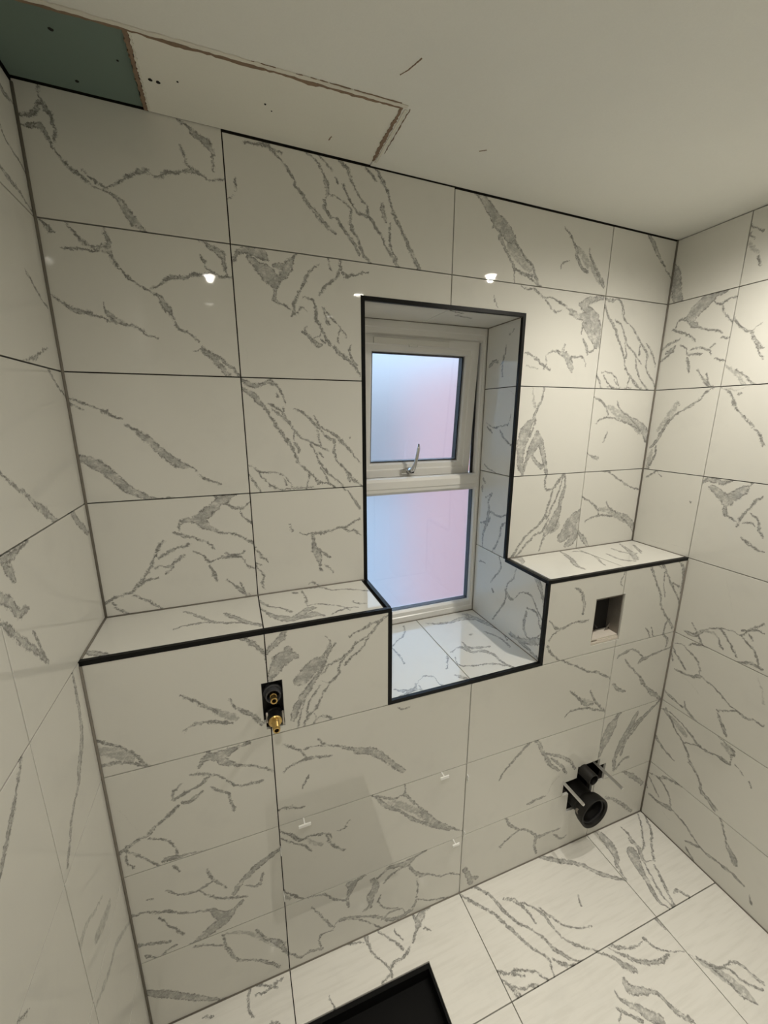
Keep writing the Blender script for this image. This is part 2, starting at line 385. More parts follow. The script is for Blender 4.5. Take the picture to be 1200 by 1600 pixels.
d1654,1465,1.7 1694,1456,2.3 1729,1434,2.3 1773,1413,2.9 1818,1390,1.5 1863,1378,1.8
d1573,1365,2.2 1621,1341,3.5 1653,1314,4.5 1664,1289,2.8
d1691,1341,1.6 1719,1315,2.4 1773,1286,4.2 1819,1263,15.4 1859,1228,15.1 1879,1194,7.5
f1656,1314,8.7 1713,1303,14.6 1767,1274,12 1822,1244,6.1
d1595,1269,2.1 1631,1283,2.6 1692,1287,3.7 1742,1276,1.8
d1571,1226,6.1 1598,1199,12.4 1626,1168,6.3''',
    'left': '''d-53,2248,7.5 -32,2246,4.1 2,2254,0.7
d-87,2175,2.2 -75,2156,2.4 -40,2150,2 -8,2140,1.8
d-126,2094,1.7 -100,2089,3.9 -57,2083,3.6 -3,2069,1.6
d-100,1935,2.5 -73,1919,2.6 -37,1896,1.7 -15,1890,1.1
d-163,1768,0.7 -124,1778,3.5 -88,1793,1.2 -57,1806,0.6
d-65,1752,3.8 -44,1731,2.6 -8,1710,1.6
d-349,1588,2.3 -319,1565,2.4 -278,1537,4.1 -247,1511,6.9 -210,1487,8.5 -178,1463,8
d-90,1461,11.2 -63,1431,10.2 -13,1392,5.5
d-405,1459,3.2 -381,1454,8.7 -347,1453,5.9 -322,1457,1.7
d-395,1452,2.1 -378,1432,11.7 -369,1412,2.6
d-426,1409,8.1 -397,1389,11.3 -380,1363,8.7 -345,1354,1.9
d-434,1378,1.5 -414,1350,7.6 -381,1310,7.2 -350,1272,6.3 -321,1237,2.2
d-350,1317,1.2 -339,1277,3 -325,1239,1.8
d-241,1157,3.4 -242,1112,5.8 -246,1061,7.6 -263,1014,9.8 -297,978,11.1 -306,962,6.9 -353,939,5.2 -383,908,5.1 -413,875,3.7
d-465,1158,2.4 -494,1128,3.1 -525,1102,6 -547,1084,4.4 -572,1064,2.8
f-310,662,3 -353,683,6.4 -402,711,10 -431,711,14.6 -444,688,6.2
f-285,603,13 -335,620,17.7 -378,638,10.6
f-220,434,7.2 -305,497,9.6 -361,508,9.4 -418,538,6.2 -449,541,4.4
d-583,836,0.8 -604,858,1.2''',
    'ledge': '''d186,-35,1.9 226,-79,5.1 255,-118,5 300,-141,4 346,-153,3.1
d169,-126,1.6 193,-115,2.8 228,-115,4.2 273,-130,4
d284,-79,3 314,-119,6.7 345,-158,7.1 372,-178,6
d-3,-161,6.3 23,-180,9.9 48,-193,6.7 60,-202,1.9
d378,-45,5.2 399,-82,3 430,-107,3.1 453,-139,3.8
d381,-96,3.3 406,-144,9.3 435,-170,15.3 467,-175,14.2 494,-170,21.7 519,-179,6.8 530,-191,1.2
d515,-131,7.1 493,-139,12.4 469,-161,11.4 448,-175,5.9
d497,-12,1.3 502,-66,1.5 497,-116,1.7
d525,-3,3.8 555,-9,3.6 583,-40,2.6 617,-46,2.3 658,-68,1.8 692,-86,1.8
d497,-116,3.1 519,-114,2.4 551,-128,1.9 576,-145,1.3 599,-178,1.2
d548,-190,1.1 569,-175,1.8 592,-168,1.5 626,-172,1.1
d620,-132,1.2 626,-147,2.2 652,-161,1.6
d473,-17,5.7 487,-27,3.2
d1264,-4,9.3 1287,-13,17.4 1264,-64,4
d1492,17,3.1 1463,-77,10.3 1424,-144,8.7 1424,-177,3.6
d1477,-32,3.3 1529,-24,4.7 1567,-51,8.4 1518,-178,2.8
d1783,-17,3 1762,-53,5.8 1722,-120,11.4 1671,-175,8.8
d1700,-45,5.1 1702,-99,5.8 1738,-125,7
d1627,-86,3.4 1626,-159,6.4 1660,-183,6.2
d1821,-45,4.1 1782,-101,5.8 1754,-131,1.8''',
    'front': '''d308,1160,1.9 341,1140,5.6 366,1114,5.3 375,1086,2.6
d1347,1125,1.5 1380,1096,5.5 1395,1062,6.5 1396,1020,3
d1251,1023,1.4 1301,985,3.9 1356,995,3.6 1425,994,2.2
d1260,948,3.1 1275,970,2.1 1306,984,2
d1257,933,3.1 1280,894,3.8 1312,866,1.5
d1561,1142,2.3 1551,1110,2.1 1569,1091,1.2
d1337,856,1.9 1390,826,2.7 1457,788,2.4 1501,773,4.1 1567,733,2.5
d1379,731,2 1420,692,4 1457,654,6.6 1501,642,4.6
d1369,623,2.5 1396,643,2.7 1460,635,3.7 1516,614,3.6 1563,595,2.7
d1475,705,1.3 1511,649,4.2 1563,595,3.4
f1432,680,8.2 1501,642,12.6
d1583,706,2.1 1617,673,6.7 1660,652,1.7
d1590,816,5.8 1621,827,7.4 1666,827,2.5 1720,787,3.4
d1720,787,5.5 1702,762,4.1
d1627,798,2.1 1670,751,2.6 1712,712,3.6 1746,664,2.7 1819,605,6.2 1865,567,4.5
d1090,679,3 1147,635,3.8 1196,602,7.8 1247,567,7 1294,495,8.1 1344,419,6.5 1379,386,2.5
d1237,570,3 1193,538,4.7 1142,491,3.5 1108,446,3.5
d1294,495,2.6 1359,463,6 1416,423,6.6 1456,369,3.4
d1328,464,2 1388,403,5.8 1414,363,3.4
d1238,288,3 1297,295,4.7 1328,293,2.3
f1333,301,2.6 1353,345,3.4 1382,365,2.7
d1639,554,10 1612,511,28 1593,456,27.4 1578,409,9.6
d1747,543,3 1722,488,14.9 1686,426,14.8 1663,360,11 1664,283,6.4
d1856,554,4.5 1801,517,9 1737,473,9.1 1701,411,8.9 1688,351,5.7
d1834,539,3.1 1771,484,4.6 1711,418,4.6
d1675,291,4.7 1705,324,6.1 1741,327,6.6
d1702,275,3.6 1775,221,11.1 1853,152,9.4
d1637,166,2.8 1706,122,6.6 1766,68,7.5 1815,19,3.8
d1688,1146,5.7 1720,1096,3.4 1757,1037,4.3 1778,979,3.7 1808,941,3.9 1854,887,4
d1744,1154,5.6 1774,1114,4 1802,1073,3.4 1848,1017,2.9 1872,980,2.4
d1759,1121,2.1 1768,1067,2 1782,1022,2
d1823,1160,2.7 1857,1124,6.1 1866,1090,5.2 1866,1047,3.9
d1716,1158,0.7 1744,1139,1.5
d1806,1072,2 1854,1052,3.5
d1830,925,4.2 1816,905,4.1 1812,866,3.2
d1822,927,2.3 1859,880,5.8
d1709,909,1.6 1727,889,2 1738,870,1.8
d1737,907,1.5 1756,872,2.1
d1812,861,3.8 1841,832,6.4 1841,803,5.6
d1861,795,1.7 1814,791,3.4 1764,784,3.4 1723,776,8.7 1711,768,3.2
d1723,706,2.2 1763,654,3.4 1803,607,8.1 1838,585,6.5 1865,565,3.8
d382,1107,7 400,1121,10.5 416,1135,10.3 424,1149,5
d381,1025,8.5 395,1051,18.7 409,1076,21 426,1091,15.8 433,1107,5
d412,1068,16.7 435,1078,14.9 454,1077,3.7
d524,1117,1 535,1100,1.6 533,1086,3.6 526,1072,4.5 512,1057,3.8
d554,1094,0.8 540,1080,1.5 529,1064,2.6 523,1050,2.5
d525,1054,3.9 501,1044,19.6 481,1030,23.1 464,1012,21.2 443,998,9.7
d521,1036,3.8 496,1004,5.7 472,972,9.5 454,945,10.2 439,915,10.8 431,889,5.3
d691,1142,1.2 670,1129,4 649,1129,3.2 627,1119,3.2 606,1112,2 587,1104,1.6
d670,1125,2 652,1106,3.3 630,1088,2.8 605,1081,2 595,1065,2.8 577,1050,2.4 542,1035,2.8 526,1031,1.6
d663,1119,1.2 634,1079,2.4 619,1059,2.5 594,1042,2 572,1020,2
d584,1052,1 559,1023,1.9 555,1001,2.7 540,985,2.9 526,977,1.9 509,989,2.4
d531,1030,1 517,1014,1.6 507,1007,0.8
d507,978,1.2 488,952,1.3 473,925,1.4 468,890,1.4 460,869,2.2
d529,972,1 515,952,2.7 504,928,2.7 489,908,2.8 475,896,2.8 468,882,1.9
d489,896,0.8 492,879,1.1 481,863,1.2
d495,878,1.7 516,880,2.7 537,862,2.1
d467,950,0.7 452,903,0.9 442,862,0.7
d496,815,1.6 509,792,2.5 548,770,2.7 585,750,5.8 615,731,12.1 646,721,13.9 673,698,13.1 698,671,11.1 718,645,9.4 752,610,7.7
d398,826,1 424,807,2.5 447,791,2.7 456,776,3.2 462,757,1.6
d462,757,1 487,753,2.1 519,748,2.1
d457,792,0.6 485,793,1 513,782,1.2
d725,845,1.2 745,835,1.7 765,838,1.2
d179,1034,1.2 210,1008,2.4 240,979,4.1 255,961,2.3
d176,935,1.7 204,948,2.5 243,943,4.1 287,926,2.7
d286,994,1.4 293,971,2.3 323,945,6.1 356,902,6.1
f240,979,6.1 266,958,12.4 299,934,9.5
d0,967,2.3 26,949,3.5 61,917,2.8 78,891,3.8 97,863,2.2
d0,897,3.3 33,896,4 66,881,3.8 95,864,2.5
f5,936,15.2 36,918,17.9 67,891,8.8
d298,853,3.8 268,847,13.7 245,841,17.4 216,843,8.9 195,821,2.8
d229,853,4.1 255,822,11.2 282,801,4.1 323,783,2.1 365,756,2.8
d177,812,2.1 212,798,3.4 239,782,1.9 261,759,1.9 283,735,2.9 313,731,4 344,727,3.2
d220,755,1.6 258,720,3.3
d258,720,2.8 262,703,3.4 270,659,1.2
d155,790,2.7 137,768,2.5 132,747,1.4
d217,790,2.2 192,769,3.8 158,759,3.8 134,746,3
d202,750,1.9 172,731,4.7 149,732,3
d143,727,2.2 125,711,3.7 96,693,3.6 72,672,4.4 38,657,3.7 10,642,3.7
d70,658,2 110,628,2.5 124,601,2.1 124,577,3.3
d15,644,2.4 52,603,2.4 81,565,2.4
d23,640,1.3 15,605,1.5 28,582,1.7
d115,573,5.7 155,570,3.2 195,560,1.6
f10,795,0.7 32,735,1 52,689,0.8
d375,485,4.7 340,465,9.4 305,446,9.2 271,418,8.7 242,379,5
d324,419,2.3 308,381,5.8 276,397,3.2
d187,500,1.1 198,459,3.6 232,411,1.9
d88,478,1.7 125,445,3 154,439,3.6 198,455,2.7
d160,440,2 204,389,2.5 241,370,3.3 279,354,2.1
d265,347,3.7 237,325,6.5 210,304,18.9 176,285,17.3 124,260,3.8
d183,356,5.1 205,325,15.3 237,316,13.6
d4,434,4.1 42,425,2.4 85,406,3.8 129,376,2.4 183,358,2.6
d61,397,2.3 80,360,1.8 110,306,3
d5,329,5 40,316,3.4 80,301,4.2
d19,283,3.7 46,262,5.4 71,274,2.8
d42,468,2 58,464,3.2
d113,549,2.8 124,523,1.4
d129,248,3.6 159,239,2.1 201,208,2.4
d205,249,2.4 213,186,4.2 235,132,4.9 274,107,4.1 314,71,5.3 348,28,3.7
f205,249,3.5 256,229,8.1 301,182,10.9 333,142,14.9 361,115,15.6
d3,153,11.3 36,125,13.8 75,93,13.9 122,50,11.9 164,14,5.9 187,1,2.2
d399,734,2.1 415,749,2.7 449,756,3.3 480,756,3.2 533,745,2.7
d464,702,1 450,678,2 446,663,1.2
d386,618,2.2 412,613,4.7 429,603,2.7 449,602,1.7
d655,553,1.4 675,527,7 696,501,7.3 750,454,3.5 784,414,7.6 818,386,5.4 866,349,5.5 921,308,2.8
d652,557,2.1 691,536,4.3 728,519,3.7 752,525,6.4 782,484,2.9 811,447,3.9 841,403,7.5 877,354,10.5 927,316,5.6 965,289,1.7
d754,554,1.1 754,527,2.7
f696,519,5.2 739,489,15.5 783,453,15.1 817,413,12.5
d811,435,7.3 841,390,12.5 878,347,7.7
d382,539,2.3 407,517,4.5 432,488,5.4 460,493,3 487,484,4 506,478,3.5 520,460,2.2
d380,517,1.8 414,484,2.3 445,458,2.7 462,432,1.7
d506,472,1.7 519,436,3.5 538,409,3.3 562,392,2.6
d537,474,1.3 559,476,2 577,499,1.9
f446,487,4.4 468,460,9.4 495,441,7.7
d816,257,2.4 793,250,5.6 770,241,15.2 730,246,10.6 697,249,7.7 675,233,3.1 650,219,3.1
d776,238,3.2 741,227,3.2 708,216,3.2 686,193,3.8
d770,234,2.5 794,187,6 818,161,8.9 848,152,2.5 886,123,2.6 930,112,2.7 969,89,1.6
d800,177,1.7 807,117,2.1 805,59,2.7 791,30,4.6
d600,254,7.4 579,248,21.1 574,225,11.9 566,202,6.6 565,155,3.7
d642,236,1.9 658,201,13.1 647,172,20.1 634,145,5.7 642,109,2
d378,321,1.8 404,289,3.3 431,261,3 454,246,2.2
d464,256,2.5 493,247,3.7 522,212,3.6 558,190,3.4
f369,314,9 394,281,6.8
d808,58,1.3 858,27,2.7 909,11,3
d664,129,1.2 686,88,2.1 732,60,2.5
d675,151,1.7 664,122,2
d453,219,1.8 479,168,3.1 512,101,5.1
d515,95,4.2 541,118,5.3 585,103,4.4 661,60,5.1 725,14,8.1 791,23,4.8
d474,36,2.9 476,84,3.9 512,87,4.2
d385,62,2.7 411,32,6.2 439,39,6.1 481,24,3.8
d534,113,1.8 585,93,1.7 630,53,1.5 669,10,2.2
d646,171,8.3 638,127,6.8 615,111,4.4
d677,41,3.5 709,53,4.6 741,51,2.7 766,21,2.2
d989,106,7.8 1011,54,12 1022,16,8.2
d1001,58,4.7 1049,34,6.7
d291,221,2.8 313,172,4.3 349,132,9.2 372,71,4.2
d1157,255,4.2 1170,224,6.3 1207,192,3.4 1261,158,3.4 1302,113,5.8
d1302,113,8 1299,70,5.2 1312,20,1.9
d1308,105,8.6 1362,103,5 1417,101,3.2
d1134,136,5.4 1170,161,4 1218,182,3.4
d1385,87,2.2 1435,42,4 1457,49,3.7''',
    'soffit': '''d970,-10,1.5 1027,-61,6.5 1035,-37,5.5 1093,-82,2.6''',
    'revealr': '''d-40,1941,1.3 -67,1929,1.4
d-77,1903,1.3 -81,1863,2.7 -101,1839,2.1
d-31,1153,2.8 -21,1120,3.7 -55,1071,3.2 -75,1041,1.7
d65,1159,1.3 56,1115,1.5 21,1066,2.1 18,1007,3.5 -9,958,3.1 -48,900,2.3
d13,1048,7.3 46,1027,4.7 107,1079,2.4 151,1082,3.4 180,1050,3.6 217,1017,2.2
d149,1165,6 176,1144,13 198,1103,6.8 215,1061,3.4
d132,1020,4.1 126,955,5.5 143,930,4
d143,930,2.8 177,939,1.7 207,973,1.6
d131,1033,2.3 183,1032,3.5 203,997,2.7
d61,898,4.3 100,899,7.6 154,915,11.4 194,939,14.5 210,948,11.4
d-161,1100,1.2 -118,1107,1.5
d-62,1024,2.4 -54,1005,3.7
d51,893,2.7 148,891,6 201,883,4.3
d-101,1389,1.9 -120,1354,4.3 -116,1320,7.9 -123,1268,8.6 -142,1220,4.5 -143,1174,2.4
d-116,1316,3.8 -48,1311,3.4 6,1331,2.5
d9,1308,2.7 -34,1277,3.7 -40,1234,3.7 -77,1169,2.7
d-164,1258,2.9 -112,1278,4.3 -102,1295,3.7
d-167,1409,4.8 -164,1381,3.6
d-165,1643,1.8 -137,1629,2.2 -86,1630,2.4 -39,1637,1.8 -25,1671,1.8
d-80,1618,3.2 -53,1590,2.9 1,1564,2.6
d-158,1628,2 -124,1605,2.3
f-58,1759,0.9 -6,1731,2.3
d-170,1839,3.9 -141,1853,6.6 -116,1851,2.8
d-89,1870,2.9 -90,1831,2.4 -86,1797,1.9
d-160,1488,2.1 -143,1478,1.9 -88,1465,1.4
d-166,1435,4.9 -148,1418,3.9
d-101,1387,2.1 -142,1363,2.1''',
    'right': '''d1,2203,4.1 11,2165,16.4 19,2128,20.6 26,2095,20.2 35,2067,17.8
d169,2056,6.7 141,2048,21.2 121,2033,24.4 101,2014,24.7 88,1996,19.3 67,2001,4.4 51,1996,3.1 43,1974,2
d79,1998,5.2 103,1977,12.1 125,1962,3.6 149,1952,2.2 181,1942,2.1 200,1932,1.7
d154,2037,1.7 181,2022,2.7 194,2031,2.7 209,2032,1.7
d184,2018,1.5 197,1992,1.5 213,1975,1.2
d29,1970,2.4 56,1961,3.5 84,1947,1.7 107,1931,1.8 121,1916,0.7
d65,1934,2.4 36,1926,3.5 15,1916,4.7 1,1904,3.2
d53,1912,2 36,1899,6.7 19,1891,3.6
d49,1898,1.5 22,1875,2.1 3,1864,1.6
d68,1916,1.1 91,1900,1.8 103,1877,2.6 123,1876,2.1 148,1871,2
d100,1869,1.9 109,1842,3.9 117,1816,0.8
d109,1893,1.8 140,1895,2.8 169,1882,3.1 180,1867,1.3
d168,1888,1.2 187,1901,2.3
d199,1919,3.1 210,1917,2.7
d140,1826,0.7 164,1795,1.8 179,1777,5.3 194,1764,4.2
d173,1811,0.9 187,1772,2.5
d192,1853,1.8 207,1847,1.8
d218,2240,1.6 237,2222,2.7 263,2202,2.7
f215,2202,2.7 236,2173,8 261,2143,5.3
d259,2137,1.4 273,2107,2.2
d227,2208,1.1 243,2188,1
d216,1992,1.2 233,1962,3.3 251,1940,2.1 271,1925,3.5 290,1929,3.8 309,1943,2.9
d281,1923,1.5 296,1895,4.4 312,1875,4.4 323,1870,2.2
d296,1895,0.9 313,1857,1.5 329,1836,1.4
f214,1838,2 237,1820,6.7 266,1798,8.1 285,1773,9.5
d260,1814,1.6 292,1788,2.5 315,1764,1.9
d202,1757,1 183,1747,2.5 165,1722,2.1 142,1702,4.8 121,1688,3.1 99,1676,2.7 78,1656,4.1 61,1628,4.6 45,1591,6.1 31,1563,4.7 15,1544,1.9
f92,1718,2.2 81,1689,13.5 64,1658,13.8 47,1632,11.7 33,1609,4.8
d39,1555,1.8 40,1523,2.8 30,1494,3.3 23,1467,2.8
f25,1540,4.7 20,1511,11.7 17,1473,9.5
d90,1722,0.8 101,1703,1.1
d52,1459,1.9 36,1443,2.3 19,1428,1.4
d58,1460,1.3 82,1440,1.1
d196,1370,1.6 201,1365,1.2
f66,1186,0.7 121,1188,1.2 213,1195,1.1
d232,1757,0.8 252,1747,3.2 265,1724,2.2 277,1701,4.1 295,1679,1.9 318,1657,3.1 341,1631,2.4 356,1617,2.1 370,1589,2.9 376,1579,1.5
f251,1754,3.5 272,1748,5.5 288,1752,1.9
d278,1734,1.6 290,1739,1.6
d220,1435,2.9 240,1453,8.2 262,1454,10 288,1450,9.9 301,1456,3.2
d251,1436,3.9 275,1419,15.2 296,1403,20.3 310,1385,12.1 308,1364,6.9 314,1345,5.2
d314,1345,4.7 332,1337,2.7 348,1327,1.9
d367,1458,1.4 354,1441,10.7 337,1422,18.3 321,1403,18 314,1382,8.8
d404,1427,1.4 386,1404,2.7 375,1379,2.3 358,1347,3.4 350,1313,1.3
d369,1282,1.9 392,1268,3.8 412,1258,3.1 436,1252,2.7
d380,1364,1.4 402,1350,2.6 410,1325,3.2 428,1295,2.6
d364,1329,1.6 383,1333,2.3 399,1330,1.9
d278,928,0.8 298,906,1.6 318,873,2.5
d260,880,3.8 297,889,7.1 319,918,3.4 345,942,1.7
d342,938,1.4 381,956,2.1 408,961,2 427,959,2.1 451,994,2.6 478,1025,2.6
d369,950,1.2 379,940,2 399,920,2.4 420,892,2.3 431,878,1.4
d367,917,1.8 380,888,2.4 390,881,1
d427,959,1.9 449,944,1.9 471,923,2.1 484,896,2 492,877,1.2
d448,868,1.8 472,879,6.1 487,878,4.9 501,878,1.5
d425,975,1.7 445,986,3 468,999,2 483,997,1.9
d448,973,1.1 462,956,1.3
f324,915,3.5 349,923,6.3 367,917,5.4
f353,1134,0.6 376,1070,0.8 400,1002,0.6
d224,811,1.5 242,783,2.4 266,758,2.4 290,735,1.8
d233,819,1.4 269,828,2.3 280,818,2.4 306,806,2.3 329,781,2.6 336,752,1.9
d282,839,1.2 307,856,3.5 337,863,2.1
d248,716,2.4 283,719,3.5 315,726,4.6 332,740,7.2 347,745,3.1
d224,784,1.7 241,742,1.1
f269,712,1.3 316,693,1.6 368,661,0.9
d350,741,1.5 382,733,2 411,716,2.3 438,701,2.3 460,693,2.2 484,686,3.8 513,694,3.6 538,694,3.6
d409,653,3.2 435,671,2.7 464,689,1.8
d413,645,1.3 428,618,5 440,600,5 452,577,1.2
d224,608,1.7 252,598,4.8 285,587,3 306,584,2.6
d303,612,1.4 315,586,4.9 337,573,4.6 358,563,2.6
f496,845,2 515,803,3.8 525,765,3.7
d223,516,2.3 248,527,10.4 267,510,4.7 294,476,2.7 329,445,2.6 349,419,3.6 364,389,3.5
d246,541,2.5 261,512,5
d263,532,1.4 302,520,1.4 334,504,2.7 356,493,4.6 367,484,4 391,476,2.3 405,477,4.1 434,486,2.9 460,487,6 481,487,3.6
d324,446,1.6 356,462,2.1 386,480,1.5
f260,518,7.1 294,502,13.9 334,479,13.6
d225,398,2.1 240,378,6 265,361,2.7 311,345,1.1
f441,545,6.1 467,540,17.9 482,525,16.6
d452,554,2.4 478,545,4 480,512,2.1 477,486,1.4
d363,388,7.2 390,359,2.9 409,337,3.2 420,306,7 442,296,9.2 470,279,9.7
d495,252,4 518,198,1.7 532,174,9.7 549,155,12.2 558,132,5.3
d492,499,1.6 520,482,1
d538,476,1.5 546,457,1.5
d222,203,2.2 250,173,2.6 282,136,2.6
d231,208,2 272,218,3.5 296,204,3.4 323,172,3.3 332,137,1.9
d271,224,1.5 301,247,5.2 332,257,2.9
d219,163,2.4 234,132,2
d243,114,2.7 286,113,5 318,126,11 338,133,4.4
d341,132,1.8 380,125,2.6 418,102,3.4 437,89,2.6 465,80,2.9 482,81,5.3 509,87,3.3 533,90,5.3 560,93,5.4 593,87,1.5
d404,52,2.5 434,71,3.8 459,83,2.6
d408,30,2.6 434,10,4.3
f289,97,1.4 341,79,1.8
d611,74,1.5 623,44,2.1''',
    'floor': '''d260,-207,4.5 251,-238,4 263,-275,3.5
d288,-212,2.2 337,-236,2.1
d130,-226,2.1 157,-230,2.2
d621,-215,7.1 623,-234,4.8 628,-263,2.5 648,-291,2.4 667,-320,4.4 668,-337,2.7
d841,-217,4.8 808,-232,14 784,-256,5 759,-285,2.1
d792,-213,2.3 793,-246,6
d667,-220,1.3 700,-257,2.5 725,-290,3.1
d714,-231,1.4 731,-268,1.4
d748,-292,1.6 719,-305,3.5 679,-308,3 655,-332,2.5 630,-339,1.4
d808,-258,1.6 829,-276,1.3
d476,-309,1.2 485,-341,2
d568,-214,0.9 610,-227,1.4
d274,-229,2.1 300,-234,2.8 333,-225,2.5
d307,-300,1.3 336,-315,1.7
d998,-209,3.5 1044,-226,3.8 1069,-257,4.9 1086,-300,5.8 1102,-340,3.2 1121,-373,3.8
d983,-233,3.8 1020,-275,5.2 1052,-308,3.9 1072,-355,3.9 1097,-402,3
d1113,-288,1.8 1146,-307,5.3 1164,-332,2.4
d975,-439,2.2 1005,-455,2.7 1046,-476,2.6
d976,-461,3.1 995,-489,4.4 1004,-507,2.6
d1318,-209,4.5 1354,-235,8.8 1410,-269,9.5 1457,-298,9.2 1490,-339,7.3 1537,-376,6.9 1565,-394,2.5
d1110,-287,2.2 1148,-312,3.9 1167,-347,3.4 1169,-388,1.7
d1155,-315,1.5 1190,-342,2.3 1210,-373,5.9 1215,-405,6.7 1216,-424,3.3 1229,-454,3 1257,-482,3.3 1290,-504,1.9
d1080,-302,3.2 1107,-352,3.1 1140,-390,2.9 1165,-425,3.8 1178,-460,5.2 1202,-492,5.3 1224,-505,2.4
d1057,-334,2.2 1084,-370,3 1099,-407,3.7 1121,-444,3.5 1142,-470,3.8 1132,-500,2.2
d1155,-475,1.7 1176,-499,4.2 1202,-509,2.1
d1210,-352,1.7 1232,-391,2.4 1263,-429,2.1 1301,-449,2.4 1340,-457,1.7
d1245,-466,1.4 1272,-494,2.8
d1368,-371,1.2 1352,-401,2
d1006,-454,1.5 1045,-462,2.1 1081,-481,2.9 1102,-505,1.9
d978,-464,2.9 1006,-491,3.1 1052,-505,2.4
d987,-473,2.1 994,-501,2.7
d1613,-211,5.9 1625,-239,15.1 1621,-285,21.4 1609,-325,13.8 1585,-350,8.9 1578,-379,2.9
d1726,-247,2.5 1731,-278,3.5 1720,-302,8.8 1721,-330,7.1 1699,-357,3.4
d1688,-318,9.8 1674,-348,24.1 1654,-391,14.3 1642,-427,9.3 1624,-465,7.4 1620,-493,6.9 1629,-506,3.7
d1849,-231,2.3 1796,-292,2.5 1750,-332,2.9 1726,-341,1.9
d1867,-248,3 1830,-305,3.5 1779,-343,3.1 1732,-387,3.1
d1722,-339,2.6 1696,-373,7.8 1724,-384,3.2
d1692,-380,2.4 1666,-435,3.2 1648,-481,3.8 1650,-503,3
d1717,-398,2 1696,-446,4.6 1676,-477,3.5 1661,-507,3.5
d1692,-490,1.6 1717,-488,5.9 1729,-507,3.9
d1561,-512,4.6 1571,-535,14 1572,-561,6.4
d1535,-516,2.5 1484,-523,3.1 1474,-538,3.5 1480,-564,3.1 1513,-591,2.4 1566,-611,2.2
d1349,-510,2.6 1387,-536,4 1432,-547,2 1463,-546,1.4
d1303,-517,1.3 1334,-540,4.1 1355,-570,10.3 1378,-590,6.4
d1338,-512,1.4 1372,-548,3.4 1410,-579,6 1460,-600,6.2 1511,-599,2.7
d1318,-589,5.4 1322,-612,15.9 1355,-629,10.4 1388,-646,6.4 1396,-673,7.3 1409,-702,6.5 1432,-724,4.1
d1274,-599,2.2 1276,-620,4.7 1300,-643,9 1326,-672,14.7 1349,-694,11.3
d1248,-629,1.7 1272,-652,4 1296,-674,3.9
d1256,-637,1 1231,-650,1.9
f1576,-632,3.9 1595,-659,11.7 1612,-686,20 1629,-724,20.3 1639,-763,5.6
d1641,-675,2 1690,-690,3.9 1701,-719,5.1 1710,-749,5.9
d1583,-634,1.5 1608,-663,3.4 1649,-689,2.9 1658,-719,3.1 1692,-757,3.5
d1603,-667,1.7 1615,-714,3.3 1619,-741,3.1 1640,-765,2''',
    'sill': '''d909,164,1.8 891,114,2.2 828,59,2.3 810,41,1.5
d810,41,2.3 816,-20,2.5 814,-63,1.7
d735,-169,3.2 753,-184,5.7 786,-188,5.6 807,-169,2.9
d803,-172,1.9 850,-143,2.3 870,-155,2.5 874,-194,2.2 885,-208,1.7
d809,-178,2.7 813,-207,7.8 830,-208,2.3
d973,-56,1 953,-104,1.2 928,-137,1.1
d938,-170,2.7 961,-198,6.3 972,-211,2.7
d738,-204,2.8 778,-194,4.9
d997,153,2.9 1034,132,5.6 1095,124,7.6 1150,134,13.5 1191,119,14.8
d1131,158,3.2 1185,162,9.5 1205,114,13.4 1221,61,10.4 1242,10,6.6 1229,-40,2.5
d990,-57,1.8 1040,-46,6.8 1061,-83,7.9 1099,-91,7.9 1121,-122,6.1 1120,-155,4.6 1134,-202,3.8
d1059,-16,2.4 1064,-55,7 1140,-76,4.4
d988,-85,1.5 985,-137,2.9 1029,-153,3.3 1079,-161,3 1118,-186,4.1 1139,-204,3.1
d1176,20,2.6 1206,-38,4.4 1202,-105,2.3
d1110,17,5.5 1126,18,2.8''',
}


